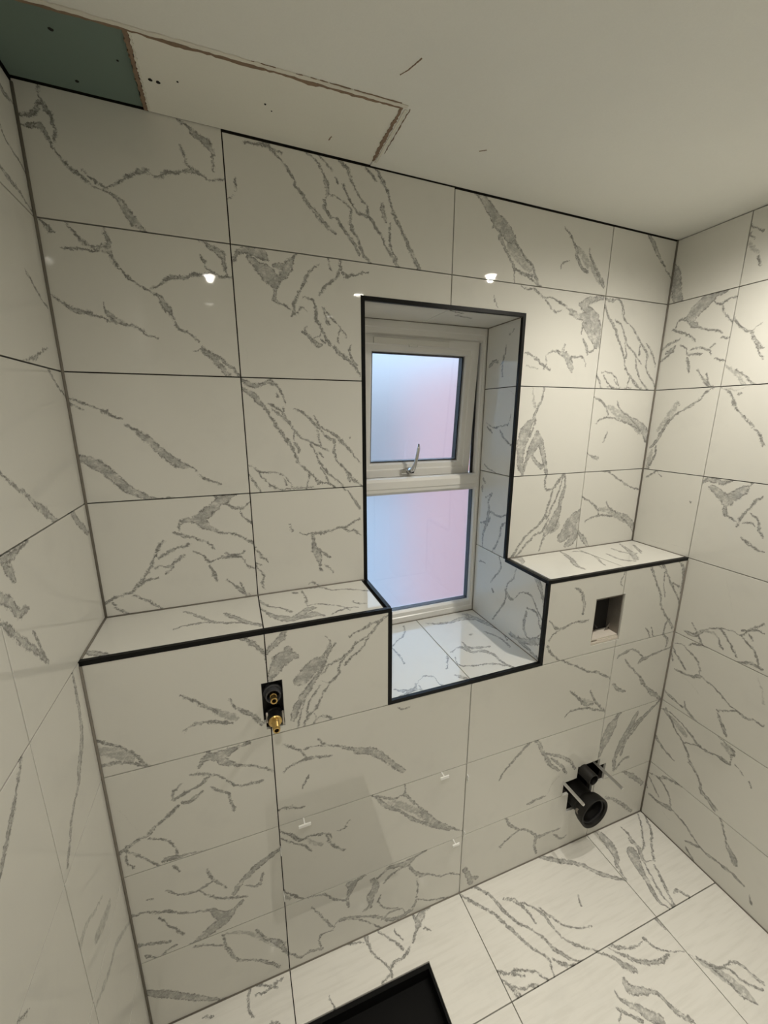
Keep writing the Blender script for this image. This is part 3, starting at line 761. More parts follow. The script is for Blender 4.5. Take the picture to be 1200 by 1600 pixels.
TILE_LIGHT = (0.715, 0.705, 0.655)
FLOOR_LIGHT = (0.82, 0.805, 0.755)   # floor colour whitened so level surfaces come out brighter; faint linear streaks
def marble(name, veins, seed, generic=False, light=TILE_LIGHT, streaky=0.0):
    """porcelain print: each vein is a spine curve with a varying width, drawn on the tile's own plane."""
    m, nt, b = new_mat(name)
    L = nt.links.new
    tc = N(nt, 'ShaderNodeTexCoord').outputs['Object']
    n1 = noise(nt, tc, 28.0, 2, 0.6, seed); n2 = noise(nt, tc, 75.0, 4, 0.7, seed + 5)
    def warpv(src, nz, amt):
        s = N(nt, 'ShaderNodeVectorMath', operation='SUBTRACT'); s.inputs[1].default_value = (.5, .5, .5); L(nz.outputs['Color'], s.inputs[0])
        k = N(nt, 'ShaderNodeVectorMath', operation='SCALE'); k.inputs['Scale'].default_value = amt; L(s.outputs[0], k.inputs[0])
        a = N(nt, 'ShaderNodeVectorMath', operation='ADD'); L(src, a.inputs[0]); L(k.outputs[0], a.inputs[1]); return a.outputs[0]
    n3 = noise(nt, tc, 420.0, 2, 0.7, seed + 7)
    P = warpv(warpv(warpv(tc, n1, 0.010), n2, 0.020), n3, 0.007)
    Q = {'d': None, 'f': None}
    R = 0.3
    for tone, pts in veins:
        ax, ay, _ = pts[0]; bx, by, _ = pts[-1]
        if (bx - ax) ** 2 + (by - ay) ** 2 < 1e-6: continue
        th = math.atan2(by - ay, bx - ax); Lc = math.hypot(bx - ax, by - ay)
        c, s = math.cos(th), math.sin(th)
        loc = [((x - ax) * c + (y - ay) * s, -(x - ax) * s + (y - ay) * c, w) for x, y, w in pts]
        loc.sort()
        u0, u1 = loc[0][0], loc[-1][0]; Ln = max(u1 - u0, 1e-4)
        ox, oy = ax + u0 * c, ay + u0 * s
        mp = N(nt, 'ShaderNodeMapping', vector_type='TEXTURE')
        mp.inputs['Location'].default_value = (ox + 0.5 * R * s, oy - 0.5 * R * c, 0)
        mp.inputs['Rotation'].default_value = (0, 0, th); mp.inputs['Scale'].default_value = (Ln, R, 1)
        L(P, mp.inputs['Vector'])
        sp = N(nt, 'ShaderNodeSeparateXYZ'); L(mp.outputs[0], sp.inputs[0])
        cv = N(nt, 'ShaderNodeRGBCurve'); cm = cv.mapping; cm.use_clip = False
        cm.extend = 'HORIZONTAL'
        def setc(k, arr):
            cu = cm.curves[k]
            arr2 = []
            for x, y in arr:
                if not arr2 or x > arr2[-1][0] + 0.004: arr2.append((x, y))
            arr2[-1] = (1.0, arr[-1][1]); arr2[0] = (0.0, arr[0][1])
            cu.points[0].location = arr2[0]; cu.points[1].location = arr2[-1]
            for x, y in arr2[1:-1]: cu.points.new(x, y)
            for p_ in cu.points: p_.handle_type = 'AUTO_CLAMPED'
        setc(0, [((u - u0) / Ln, 0.5 + v / R) for u, v, w in loc])
        setc(1, [((u - u0) / Ln, (w * 0.84 if 0 < k_ < len(loc) - 1 else -0.012) / R) for k_, (u, v, w) in enumerate(loc)])
        cm.update()
        L(sp.outputs[0], cv.inputs['Color'])
        sc = N(nt, 'ShaderNodeSeparateColor'); L(cv.outputs[0], sc.inputs[0])
        q = math_(nt, 'SUBTRACT', sc.outputs[1], math_(nt, 'ABSOLUTE', math_(nt, 'SUBTRACT', sp.outputs[1], sc.outputs[0])))
        Q[tone] = q if Q[tone] is None else math_(nt, 'MAXIMUM', Q[tone], q)
    base = mixc(nt, noise(nt, tc, 5.0, 3, 0.5, seed).outputs['Fac'], tuple(v * 0.985 for v in light), tuple(min(1, v * 1.015) for v in light))
    # soft clouding of the print
    cl = maprange(nt, noise(nt, tc, 9.0, 4, 0.6, seed + 9).outputs['Fac'], 0.52, 0.75)
    col = mixc(nt, math_(nt, 'MULTIPLY', cl, 0.10), base, (0.42, 0.42, 0.40))
    if streaky:
        ms = N(nt, 'ShaderNodeMapping'); ms.inputs['Rotation'].default_value = (0, 0, 0.18); ms.inputs['Scale'].default_value = (1.2, 14, 1); L(tc, ms.inputs[0])
        st = maprange(nt, noise(nt, ms.outputs[0], 6.0, 4, 0.6, seed + 8).outputs['Fac'], 0.42, 0.72)
        col = mixc(nt, math_(nt, 'MULTIPLY', st, streaky), col, (0.55, 0.53, 0.47))
    if generic:   # tiles the photograph does not show: free-running veins of the same kind
        mp = N(nt, 'ShaderNodeMapping'); mp.inputs['Rotation'].default_value = (0, 0, 0.9 + seed); mp.inputs['Scale'].default_value = (1, 3, 1); L(P, mp.inputs[0])
        g = noise(nt, mp.outputs[0], 3.0, 5, 0.62, seed)
        e = math_(nt, 'ABSOLUTE', math_(nt, 'SUBTRACT', g.outputs['Fac'], 0.5))
        v = math_(nt, 'MULTIPLY', maprange(nt, e, 0.012, 0.002), maprange(nt, noise(nt, tc, 4.0, 2, 0.5, seed + 2).outputs['Fac'], 0.5, 0.62))
        col = mixc(nt, math_(nt, 'MULTIPLY', v, 0.75), col, (0.20, 0.195, 0.18))
    if Q['d'] is not None or Q['f'] is not None:
        fr = noise(nt, tc, 260.0, 3, 0.75, seed + 1)
        mid = noise(nt, P, 120.0, 3, 0.7, seed + 11)
        jag = math_(nt, 'ADD', math_(nt, 'MULTIPLY', math_(nt, 'SUBTRACT', fr.outputs['Fac'], 0.5), 0.012), math_(nt, 'MULTIPLY', math_(nt, 'SUBTRACT', mid.outputs['Fac'], 0.53), 0.020))
        brk = noise(nt, tc, 42.0, 4, 0.65, seed + 4)
        sm_ = N(nt, 'ShaderNodeMapping'); sm_.inputs['Rotation'].default_value = (0, 0, 0.95); sm_.inputs['Scale'].default_value = (1, 3.2, 1); L(P, sm_.inputs[0])
        ra = noise(nt, sm_.outputs[0], 24.0, 4, 0.62, seed + 6)
        rb = noise(nt, P, 62.0, 3, 0.7, seed + 2)
        ridge = lambda n_, w_: maprange(nt, math_(nt, 'ABSOLUTE', math_(nt, 'SUBTRACT', n_.outputs['Fac'], 0.5)), w_, w_ * 0.2)
        lines = math_(nt, 'MAXIMUM', ridge(ra, 0.050), math_(nt, 'MULTIPLY', ridge(rb, 0.060), 0.8))
        patch = maprange(nt, brk.outputs['Fac'], 0.36, 0.60, 0.22, 0.95)
    if Q['f'] is not None:
        q = math_(nt, 'ADD', Q['f'], jag)
        fill = maprange(nt, q, -0.002, 0.012)
        col = mixc(nt, math_(nt, 'MULTIPLY', fill, math_(nt, 'MULTIPLY', patch, 0.38)), col, (0.30, 0.30, 0.28))
        col = mixc(nt, math_(nt, 'MULTIPLY', math_(nt, 'MULTIPLY', fill, lines), 0.45), col, (0.22, 0.22, 0.205))
    if Q['d'] is not None:
        q0 = Q['d']
        # smudge just outside the vein
        halo = math_(nt, 'MULTIPLY', maprange(nt, q0, -0.016, 0.001), maprange(nt, brk.outputs['Fac'], 0.44, 0.66))
        col = mixc(nt, math_(nt, 'MULTIPLY', halo, 0.26), col, (0.34, 0.34, 0.32))
        q = math_(nt, 'ADD', math_(nt, 'ADD', q0, jag), math_(nt, 'MULTIPLY', math_(nt, 'SUBTRACT', brk.outputs['Fac'], 0.53), 0.016))
        fill = maprange(nt, q, -0.0022, 0.0030)
        grey = mixc(nt, maprange(nt, fr.outputs['Fac'], 0.36, 0.64), (0.37, 0.365, 0.345), (0.52, 0.515, 0.485))
        col = mixc(nt, math_(nt, 'MULTIPLY', fill, patch), col, grey)
        # web of fine dark lines through and just beyond the vein
        zone = maprange(nt, q0, -0.0105, 0.0005)
        calm = maprange(nt, q0, 0.016, 0.004, 0.40, 1.0)
        col = mixc(nt, math_(nt, 'MULTIPLY', math_(nt, 'MULTIPLY', math_(nt, 'MULTIPLY', zone, lines), calm), 0.78), col, (0.140, 0.137, 0.127))
        # broken dark rim; thin veins are all rim
        rim = math_(nt, 'MULTIPLY', maprange(nt, q, -0.0008, 0.0008), maprange(nt, q, 0.0036, 0.0014))
        rim = math_(nt, 'MULTIPLY', rim, maprange(nt, fr.outputs['Fac'], 0.40, 0.60, 0.45, 1.0))
        rim = math_(nt, 'MULTIPLY', rim, maprange(nt, rb.outputs['Fac'], 0.36, 0.56, 0.35, 1.0))
        col = mixc(nt, math_(nt, 'MULTIPLY', rim, 0.92), col, (0.130, 0.127, 0.118))
    L(col, b.inputs['Base Color'])
    b.inputs['Roughness'].default_value = 0.034
    b.inputs['Specular IOR Level'].default_value = 0.5
    # slight polish ripple
    bp = N(nt, 'ShaderNodeBump'); bp.inputs['Strength'].default_value = 0.012; bp.inputs['Distance'].default_value = 0.004
    L(noise(nt, tc, 14.0, 2, 0.5, seed).outputs['Fac'], bp.inputs['Height']); L(bp.outputs[0], b.inputs['Normal'])
    return m
GENERIC = [marble('marble_print_generic_%d' % i, [], 3.1 * i + 1, True) for i in range(3)]

# ---------------------------------------------------------------- mesh helpers
def link(name, mesh, mat=None, parent=None, smooth=False):
    o = bpy.data.objects.new(name, mesh); COL.objects.link(o)
    if mat is not None: mesh.materials.append(mat)
    if smooth:
        for p in mesh.polygons: p.use_smooth = True
    if parent is not None:
        o.parent = parent
        o.matrix_parent_inverse = parent.matrix_world.inverted()
    return o
def empty(name, loc=(0, 0, 0)):
    o = bpy.data.objects.new(name, None); COL.objects.link(o); o.location = loc
    o.matrix_world = Matrix.Translation(loc); o.empty_display_size = 0.05
    return o
def tag(o, label=None, cat=None, group=None, kind=None):
    if label: o['label'] = label
    if cat: o['category'] = cat
    if group: o['group'] = group
    if kind: o['kind'] = kind
    return o
def mesh_from(verts, faces, do_warp=True, recalc=True):
    me = bpy.data.meshes.new('mesh')
    me.from_pydata([warp(v) if do_warp else v for v in verts], [], faces)
    if recalc:
        bm = bmesh.new(); bm.from_mesh(me); bmesh.ops.recalc_face_normals(bm, faces=bm.faces); bm.to_mesh(me); bm.free()
    return me
def slab(frame, rects, cuts, thick, keep=None):
    """cells of a union rect grid minus cut rects, extruded backwards; frame maps (u, v, w) to world."""
    us = sorted({c for r in rects + cuts for c in (r[0], r[1])}); vs = sorted({c for r in rects + cuts for c in (r[2], r[3])})
    ins = lambda r, u, v: r[0] - 1e-9 < u < r[1] + 1e-9 and r[2] - 1e-9 < v < r[3] + 1e-9
    cells = set()
    for i in range(len(us) - 1):
        for j in range(len(vs) - 1):
            if us[i + 1] - us[i] < 1e-6 or vs[j + 1] - vs[j] < 1e-6: continue
            cu, cv = (us[i] + us[i + 1]) / 2, (vs[j] + vs[j + 1]) / 2
            if any(ins(r, cu, cv) for r in rects) and not any(ins(r, cu, cv) for r in cuts): cells.add((i, j))
    verts, idx, faces = [], {}, []
    def vid(i, j, k):
        if (i, j, k) not in idx: idx[(i, j, k)] = len(verts); verts.append(frame(us[i], vs[j], -thick * k))
        return idx[(i, j, k)]
    for (i, j) in cells:
        faces.append([vid(i, j, 0), vid(i + 1, j, 0), vid(i + 1, j + 1, 0), vid(i, j + 1, 0)])
        faces.append([vid(i, j, 1), vid(i, j + 1, 1), vid(i + 1, j + 1, 1), vid(i + 1, j, 1)])
        for (di, dj, a, b_) in ((-1, 0, (0, 1), (0, 0)), (1, 0, (1, 0), (1, 1)), (0, -1, (0, 0), (1, 0)), (0, 1, (1, 1), (0, 1))):
            if (i + di, j + dj) not in cells:
                p, q = (i + a[0], j + a[1]), (i + b_[0], j + b_[1])
                faces.append([vid(*p, 0), vid(*p, 1), vid(*q, 1), vid(*q, 0)])
    return verts, faces
def box_mesh(x0, x1, y0, y1, z0, z1, do_warp=True):
    v = [(x, y, z) for x in (x0, x1) for y in (y0, y1) for z in (z0, z1)]
    f = [(0, 1, 3, 2), (4, 6, 7, 5), (0, 4, 5, 1), (2, 3, 7, 6), (0, 2, 6, 4), (1, 5, 7, 3)]
    return mesh_from(v, f, do_warp)
def box(name, x0, x1, y0, y1, z0, z1, mat, parent=None, bev=0.0, do_warp=True):
    me = box_mesh(x0, x1, y0, y1, z0, z1, do_warp)
    if bev:
        bm = bmesh.new(); bm.from_mesh(me); bmesh.ops.bevel(bm, geom=bm.edges[:], offset=bev, segments=2, affect='EDGES', profile=0.6); bm.to_mesh(me); bm.free()
    return link(name, me, mat, parent)
def lathe(name, profile, axis_from, axis_dir, mat, parent=None, seg=32, close=True):
    """profile: (radius, distance along axis)."""
    a = Vector(axis_dir).normalized(); t = Vector((0, 0, 1)) if abs(a.z) < .9 else Vector((1, 0, 0))
    p = a.cross(t).normalized(); q = a.cross(p)
    verts, faces = [], []
    for r, s in profile:
        for k in range(seg):
            th = 2 * math.pi * k / seg
            verts.append(Vector(axis_from) + a * s + (p * math.cos(th) + q * math.sin(th)) * r)
    for i in range(len(profile) - 1):
        for k in range(seg):
            faces.append((i * seg + k, i * seg + (k + 1) % seg, (i + 1) * seg + (k + 1) % seg, (i + 1) * seg + k))
    if close:
        faces.append(list(range(seg))); faces.append([(len(profile) - 1) * seg + k for k in range(seg)])
    o = link(name, mesh_from(verts, faces, False), mat, parent)
    bm = bmesh.new(); bm.from_mesh(o.data)
    for f in bm.faces: f.smooth = len(f.verts) == 4
    for e in bm.edges:
        if len(e.link_faces) == 2 and e.calc_face_angle(0) > math.radians(35): e.smooth = False
    bm.to_mesh(o.data); bm.free()
    return o
def tube(name, pts, r, mat, parent=None, seg=10):
    verts, faces = [], []
    pts = [Vector(p) for p in pts]
    for i, c in enumerate(pts):
        a = (pts[min(i + 1, len(pts) - 1)] - pts[max(i - 1, 0)]).normalized()
        t = Vector((0.3, 0.2, 1)).normalized(); p = a.cross(t).normalized(); q = a.cross(p)
        rr = r[i] if isinstance(r, (list, tuple)) else r
        for k in range(seg):
            th = 2 * math.pi * k / seg; verts.append(c + (p * math.cos(th) + q * math.sin(th)) * rr)
    for i in range(len(pts) - 1):
        for k in range(seg): faces.append((i * seg + k, i * seg + (k + 1) % seg, (i + 1) * seg + (k + 1) % seg, (i + 1) * seg + k))
    faces.append(list(range(seg))); faces.append([(len(pts) - 1) * seg + k for k in range(seg)])
    return link(name, mesh_from(verts, faces, False), mat, parent, smooth=True)

# surfaces: (u, v, w) with w towards the room -> world, and the vein key
FR = {
    'back': (lambda u, v, w: (u, -w, v), ((1, 0, 0), (0, 0, 1), (0, -1, 0))),
    'front': (lambda u, v, w: (u, -d - w, v), ((1, 0, 0), (0, 0, 1), (0, -1, 0))),
    'right': (lambda u, v, w: (W - w, -u, v), ((0, -1, 0), (0, 0, 1), (-1, 0, 0))),
    'left': (lambda u, v, w: (w, u, v), ((0, 1, 0), (0, 0, 1), (1, 0, 0))),
    'floor': (lambda u, v, w: (u, v, w), ((1, 0, 0), (0, 1, 0), (0, 0, 1))),
    'ledge': (lambda u, v, w: (u, v, h + w), ((1, 0, 0), (0, 1, 0), (0, 0, 1))),
    'sill': (lambda u, v, w: (u, v, sill_z + w), ((1, 0, 0), (0, 1, 0), (0, 0, 1))),
    'soffit': (lambda u, v, w: (u, -v, sof_z - w), ((1, 0, 0), (0, -1, 0), (0, 0, -1))),
    'revealr': (lambda u, v, w: (revr - w, -u, v), ((0, -1, 0), (0, 0, 1), (-1, 0, 0))),
    'reveall': (lambda u, v, w: (revl + w, u, v), ((0, 1, 0), (0, 0, 1), (1, 0, 0))),
}
VE = {}
for k_, txt in VEINS.items():
    VE[k_] = []
    for line in txt.split('\n'):
        pts = [tuple(float(c) / 1000 for c in q.split(',')) for q in line[1:].split()]
        VE[k_].append((line[0], pts, (sum(p[0] for p in pts) / len(pts), sum(p[1] for p in pts) / len(pts))))
tile_no = [0]
def tile(key, parent, u0, u1, v0, v1, cuts=(), g=(1, 1, 1, 1), inview=True):
    """one porcelain tile, its own object, with its own print."""
    i = tile_no[0]; tile_no[0] += 1
    f, ax = FR[key]
    rnd = random.Random(i)
    proud = rnd.uniform(0, 0.0005)
    r = (u0 + G * g[0], u1 - G * g[1], v0 + G * g[2], v1 - G * g[3])
    cuts = [c for c in cuts if c[0] < r[1] and c[1] > r[0] and c[2] < r[3] and c[3] > r[2]]
    cuts = [(max(c[0], r[0]), min(c[1], r[1]), max(c[2], r[2]), min(c[3], r[3])) for c in cuts]
    verts, faces = slab(lambda u, v, w: f(u, v, w + proud), [r], cuts, TH)
    o0 = Vector(f(u0, v0, 0))
    Mx = Matrix((ax[0], ax[1], ax[2])).transposed().to_4x4(); Mx.translation = o0
    inv = Mx.inverted()
    me = bpy.data.meshes.new('tile'); me.from_pydata([inv @ warp(v) for v in verts], [], faces)
    bm = bmesh.new(); bm.from_mesh(me); bmesh.ops.recalc_face_normals(bm, faces=bm.faces)
    # a ground arris on the face edges catches a thin line of light
    edges = [e for e in bm.edges if len(e.link_faces) == 2 and e.calc_face_angle(0) > 1.2 and all(v.co.z > -TH * .5 for v in e.verts)]
    bmesh.ops.bevel(bm, geom=edges, offset=0.0005, segments=1, affect='EDGES')
    bm.to_mesh(me); bm.free()
    vs = []
    for tone, pts, (cu, cv) in VE.get(key, []):
        if u0 <= cu < u1 and v0 <= cv < v1:
            loc = [(p[0] - u0, p[1] - v0, p[2]) for p in pts]
            out = list(loc)
            for end in (0, -1):
                p = loc[end]; n = loc[1 if end == 0 else -2]
                edge = min(p[0], (u1 - u0) - p[0], p[1], (v1 - v0) - p[1])
                dx, dy = p[0] - n[0], p[1] - n[1]; l = math.hypot(dx, dy) or 1
                if edge < 0.012: e = (p[0] + dx / l * .02, p[1] + dy / l * .02, p[2]); z_ = (p[0] + dx / l * .032, p[1] + dy / l * .032, 0.0)
                else: e = (p[0] + dx / l * max(.003, p[2] * .5), p[1] + dy / l * max(.003, p[2] * .5), 0.0); z_ = None
                if end == 0:
                    out.insert(0, e)
                    if z_: out.insert(0, z_)
                else:
                    out.append(e)
                    if z_: out.append(z_)
            vs.append((tone, out))
    if not inview: mat = GENERIC[i % 3]
    else: mat = marble('marble_print_%d' % i, vs, i * 1.37, False, FLOOR_LIGHT if key == 'floor' else TILE_LIGHT, 0.22 if key == 'floor' else 0.0)
    me.materials.append(mat)
    o = bpy.data.objects.new('tile', me); COL.objects.link(o)
    o.matrix_world = Mx
    o.parent = parent; o.matrix_parent_inverse = parent.matrix_world.inverted()
    return o
def bead(parent, pts, r=0.003):
    """thin grout line along an inside corner."""
    o = tube('grout_line', [warp(p) for p in pts], r, M['grout'], parent, 6); return o

# ---------------------------------------------------------------- shell
B0 = 0.0105   # substrate face behind the tiles
def struct(name, verts, faces, mat):
    o = link(name, mesh_from(verts, faces), mat); o['kind'] = 'structure'; return o
rows_up = [(h, h + .3), (h + .3, h + .6), (h + .6, h + .9), (h + .9, H - 0.0018)]
rows_lo = [(h - .3, h), (h - .6, h - .3), (h - .9, h - .6), (0.0, h - .9)]
cols = [(0, xa), (xa, xb), (xb, xc), (xc, W)]

# upper back wall
v, f = slab(lambda u, v, w: FR['back'][0](u, v, w - B0), [(-.15, W + .15, -.1, H + .15)], [(xl, xr, h - .3, zt)], 0.25)
wall_back = struct('wall_back', v, f, M['substrate'])
win_cut = [(xl, xr, h - .5, zt)]
for (v0, v1) in rows_up:
    for (u0, u1) in cols:
        if v1 <= zt and u0 >= xl and u1 <= xr: continue
        tile('back', wall_back, u0, u1, v0, v1 + ((-.0022 if u0 >= xb else .0058 if u0 == 0 else 0) if v1 > H - .01 else 0), win_cut, g=(1, 1, 1, 1))

# boxing below: board face, ledge boards, cheeks of the recess
tap_holes = [(.359, .4105, .905, 1.0185), (.3645, .411, .882, .905)]
sock = [(1.448, 1.580, .890, 1.066)]
wc_holes = [(1.407, 1.58, .262, .322), (1.47, 1.58, .262, .372), (1.566, 1.615, .262, .341)]
wc_low = [(1.437, 1.556, .172, .262)]
holes = tap_holes + sock + wc_holes + wc_low
rec_lo = [(xl, xr, h - .3, h + .1)]
v, f = slab(lambda u, v, w: FR['front'][0](u, v, w - B0), [(0, W, 0, h - TH)], rec_lo + holes, 0.012)
wall_boxing = struct('wall_boxing', v, f, M['substrate'])
for k_, (x0, x1) in enumerate(((0, xl), (xr, W))):
    box('ledge_board', x0, x1, -d + .012, B0, h - TH - .018, h - TH - .001, M['substrate'], wall_boxing)
box('sill_board', xl, xr, -d + .012, dw + .06, h - .3 - .02, h - .3 - .001, M['substrate'], wall_boxing)
box('recess_cheek', xr + .001, xr + .015, -d + .012, B0, h - .3, h - TH, M['substrate'], wall_boxing)
box('recess_cheek', xl - .015, xl - .001, -d + .012, B0, h - .3, h - TH, M['substrate'], wall_boxing)
for (v0, v1) in rows_lo:
    for (u0, u1) in cols:
        top = .3 if v1 == h else 0
        vv1 = h - RT + G if v1 == h else v1
        tile('front', wall_boxing, u0, u1, v0, vv1, rec_lo + holes)
for (u0, u1) in ((0, xa), (xa, xl), (xr, xc), (xc, W)):
    tile('ledge', wall_boxing, u0, u1, -d + RT, 0, g=(1, 1 if u1 != xl else 7, 0, 1) if u0 != xr else (7, 1, 0, 1))
for (u0, u1) in ((revl, xb), (xb, revr)):
    tile('sill', wall_boxing, u0, u1, -d + RT, dw)
    o = tile('soffit', wall_back, u0, u1, -dw, -RT)
for (v0, v1) in ((h, h + .3), (h + .3, h + .6), (h + .6, sof_z)):
    tile('revealr', wall_back, -dw, -RT, v0, v1)
    tile('reveall', wall_back, RT, dw, v0, v1, inview=False)
tile('revealr', wall_boxing, -dw, d - RT, sill_z, h)
tile('reveall', wall_boxing, -d + RT, dw, sill_z, h, inview=False)

# right wall
v, f = slab(lambda u, v, w: FR['right'][0](u, v, w - B0), [(-.3, -YB + .1, -.1, H + .15)], [], 0.12)
wall_right = struct('wall_right', v, f, M['substrate'])
rc = [(d, d + .6), (d + .6, d + 1.2), (d + 1.2, d + 1.8), (d + 1.8, -YB)]
for (v0, v1) in rows_up:
    tile('right', wall_right, 0, d, v0, v1)
for (v0, v1) in rows_up + rows_lo:
    for k_, (u0, u1) in enumerate(rc): tile('right', wall_right, u0, u1, v0, v1, inview=(k_ == 0))
# left wall
v, f = slab(lambda u, v, w: FR['left'][0](u, v, w - B0), [(YB - .1, .3, -.1, H + .15)], [], 0.12)
wall_left = struct('wall_left', v, f, M['substrate'])
lc = [(yl - .6, yl), (yl - 1.2, yl - .6), (YB, yl - 1.2)]
for (v0, v1) in rows_up: tile('left', wall_left, yl, 0, v0, v1)
for (v0, v1) in rows_lo: tile('left', wall_left, yl, -d, v0, v1)
for (v0, v1) in rows_up + rows_lo:
    for k_, (u0, u1) in enumerate(lc): tile('left', wall_left, u0, u1, v0, v1, inview=(k_ == 0))
# floor, with the square opening
hole_fl = [(.335, .7875, -.80, -.3435)]
v, f = slab(lambda u, v, w: (u, v, w - B0), [(-.1, W + .1, YB - .1, .1)], hole_fl, 0.10)
floor = struct('floor', v, f, M['substrate'])
fr = [(-d, yf), (yf, yf - .3), (yf - .3, yf - .6), (yf - .6, yf - .9), (yf - .9, yf - 1.2), (yf - 1.2, yf - 1.5), (yf - 1.5, YB)]
for k_, (a, b_) in enumerate(fr):
    for (u0, u1) in cols:
        tile('floor', floor, u0, u1, min(a, b_), max(a, b_), hole_fl, inview=(k_ < 3))
# wall and door behind the camera
wall_rear = link('wall_rear', mesh_from(*slab(lambda u, v, w: (u, YB + w, v), [(-.1, W + .1, 0, H + .1)], [(.95, 1.71, 0, 2.0)], .12)), M['paint']); wall_rear['kind'] = 'structure'
door = box('door_1', .955, 1.705, YB - .07, YB - .03, .005, 1.995, M['door'], None, .002, False); door['kind'] = 'structure'
for z0, z1 in ((.18, .85), (1.02, 1.86)):
    for x0, x1 in ((1.05, 1.29), (1.37, 1.61)): box('door_panel', x0, x1, YB - .032, YB - .022, z0, z1, M['door'], door, .004, False)
tube('door_handle', [(1.03, YB - .03, .98), (1.03, YB + .02, .98), (1.13, YB + .02, .98)], .008, M['chrome'], door)

# ceiling: skimmed sheet with the patched-in boards left bare
def ragged(u0, u1, n, amp, seed):
    r = random.Random(seed); return [(u0 + (u1 - u0) * k / n, r.uniform(-amp, amp)) for k in range(n + 1)]
cz = lambda u, v, w: (u, v, H + w)
green_r, cream_r = (-.02, .2235, -.20, .02), (.2235, .727, -.213, .02)
v, f = slab(lambda u, v, w: (u, v, H + .02 + w), [(-.1, W + .1, YB - .1, -0.001)], [(-.02, .727, -.207, .02)], 0.02)
ceiling = struct('ceiling', v, f, M['ceiling'])
v, f = slab(lambda u, v, w: (u, v, H + .06 + w), [(-.2, W + .2, YB - .2, .2)], [], 0.025)
link('ceiling_backing', mesh_from(v, f), M['void'], ceiling)
# the cream patch runs up to the wall, skimmed nearly flush; the green one sits 7 mm higher
cream = link('plasterboard_patch', mesh_from(*slab(lambda u, v, w: (u, v, H + .013 + w), [(.2335, .7255, -.2055, -.0028)], [], 0.012)), M['cream_board'], ceiling)
cream['label'] = 'cream skimmed plasterboard patch beside the green one'
green = link('plasterboard_patch', mesh_from(*slab(lambda u, v, w: (u, v, H + .018 + w), [(0.002, .2235, -.2055, -.0028)], [], 0.012)), M['green_board'], ceiling)
green['label'] = 'bare green moisture-resistant plasterboard patch in the corner'
def strip(name, pts, mat, z, th=0.002):
    """flat ragged strip under the ceiling: pts = list of (x, y, half width along y or x)."""
    verts, faces = [], []
    n = len(pts)
    for (x, y, nx, ny, w1, w2) in pts:
        for s, w in ((1, w1), (-1, w2)):
            for zz in (z, z - th): verts.append((x + nx * w * s, y + ny * w * s, zz))
    for i in range(n - 1):
        a, b_ = 4 * i, 4 * i + 4
        faces += [(a, b_, b_ + 2, a + 2), (a + 1, a + 3, b_ + 3, b_ + 1), (a, a + 1, b_ + 1, b_), (a + 2, b_ + 2, b_ + 3, a + 3)]
    faces += [(0, 2, 3, 1), (4 * n - 4, 4 * n - 3, 4 * n - 1, 4 * n - 2)]
    return link(name, mesh_from(verts, faces), mat, ceiling)
def ragline(p, q, n, w, amp, seed, name, mat, z, th=.002, lobes=()):
    r = random.Random(seed); dx, dy = q[0] - p[0], q[1] - p[1]; l = math.hypot(dx, dy); nx, ny = -dy / l, dx / l
    pts = []
    for k in range(n + 1):
        t = k / n; e = 1.0
        bump_ = sum(a * math.exp(-((t - c) / s) ** 2) for c, s, a in lobes)
        pts.append((p[0] + dx * t, p[1] + dy * t, nx, ny, (w * .5 + r.uniform(-amp, amp) + bump_) * e, w * .5 + r.uniform(-amp, amp)))
    return strip(name, pts, mat, z, th)
# front edge: torn paper on the patches, filler lip on the ceiling
ragline((.225, -.2035), (.728, -.2085), 70, .005, .0016, 3, 'torn_paper_edge', M['brown_paper'], H + .0012, .0018, ((.16, .06, .004), (.36, .09, .003), (.62, .04, .006), (.80, .1, .002)))
ragline((0.0, -.1995), (.226, -.2035), 30, .006, .0012, 4, 'torn_paper_edge', M['brown_paper'], H + .0065, .007, ())
ragline((.0, -.2085), (.735, -.2165), 80, .007, .0012, 5, 'filler_lip', M['white_filler'], H - .0002, .0018)
ragline((.33, -.2135), (.72, -.2215), 60, .0012, .0008, 6, 'flaked_paint_line', M['brown_paper'], H - .0002, .0012)
# short side of the cream patch
ragline((.7255, -.2050), (.7265, -.022), 40, .0065, .0018, 7, 'torn_paper_edge', M['brown_paper'], H + .0012, .0018, ((.55, .2, .002),))
ragline((.7345, -.208), (.7345, -.02), 40, .006, .0008, 8, 'filler_lip', M['white_filler'], H - .0002, .0018)
ragline((.7425, -.212), (.7425, -.060), 26, .0016, .0011, 9, 'flaked_paint_line', M['brown_paper'], H - .0002, .0012)
# between the two boards
ragline((.2290, -.2035), (.2290, -.004), 50, .0075, .0020, 10, 'torn_paper_edge', M['brown_paper'], H + .003, .003)
ragline((.2350, -.2035), (.2350, -.004), 60, .0035, .0012, 11, 'filler_lip', M['white_filler'], H + .0008, .0012)
def spot_(x, y, r, z, mat=M['void'], name='screw_hole', seed=0, sy=1.0):
    rr = random.Random(seed); n = 9
    verts = [(x + math.cos(2 * math.pi * k / n) * r * rr.uniform(.8, 1.2), y + math.sin(2 * math.pi * k / n) * r * sy * rr.uniform(.8, 1.2), zz) for zz in (z, z - .0008) for k in range(n)]
    faces = [list(range(n)), list(range(n, 2 * n))] + [(k, (k + 1) % n, n + (k + 1) % n, n + k) for k in range(n)]
    return link(name, mesh_from(verts, faces), mat, ceiling)
for i, (x, y, r) in enumerate(((.112, -.148, .0038), (.202, -.117, .0022), (.117, -.032, .0035))): spot_(x, y, r, H + .0064, seed=i)
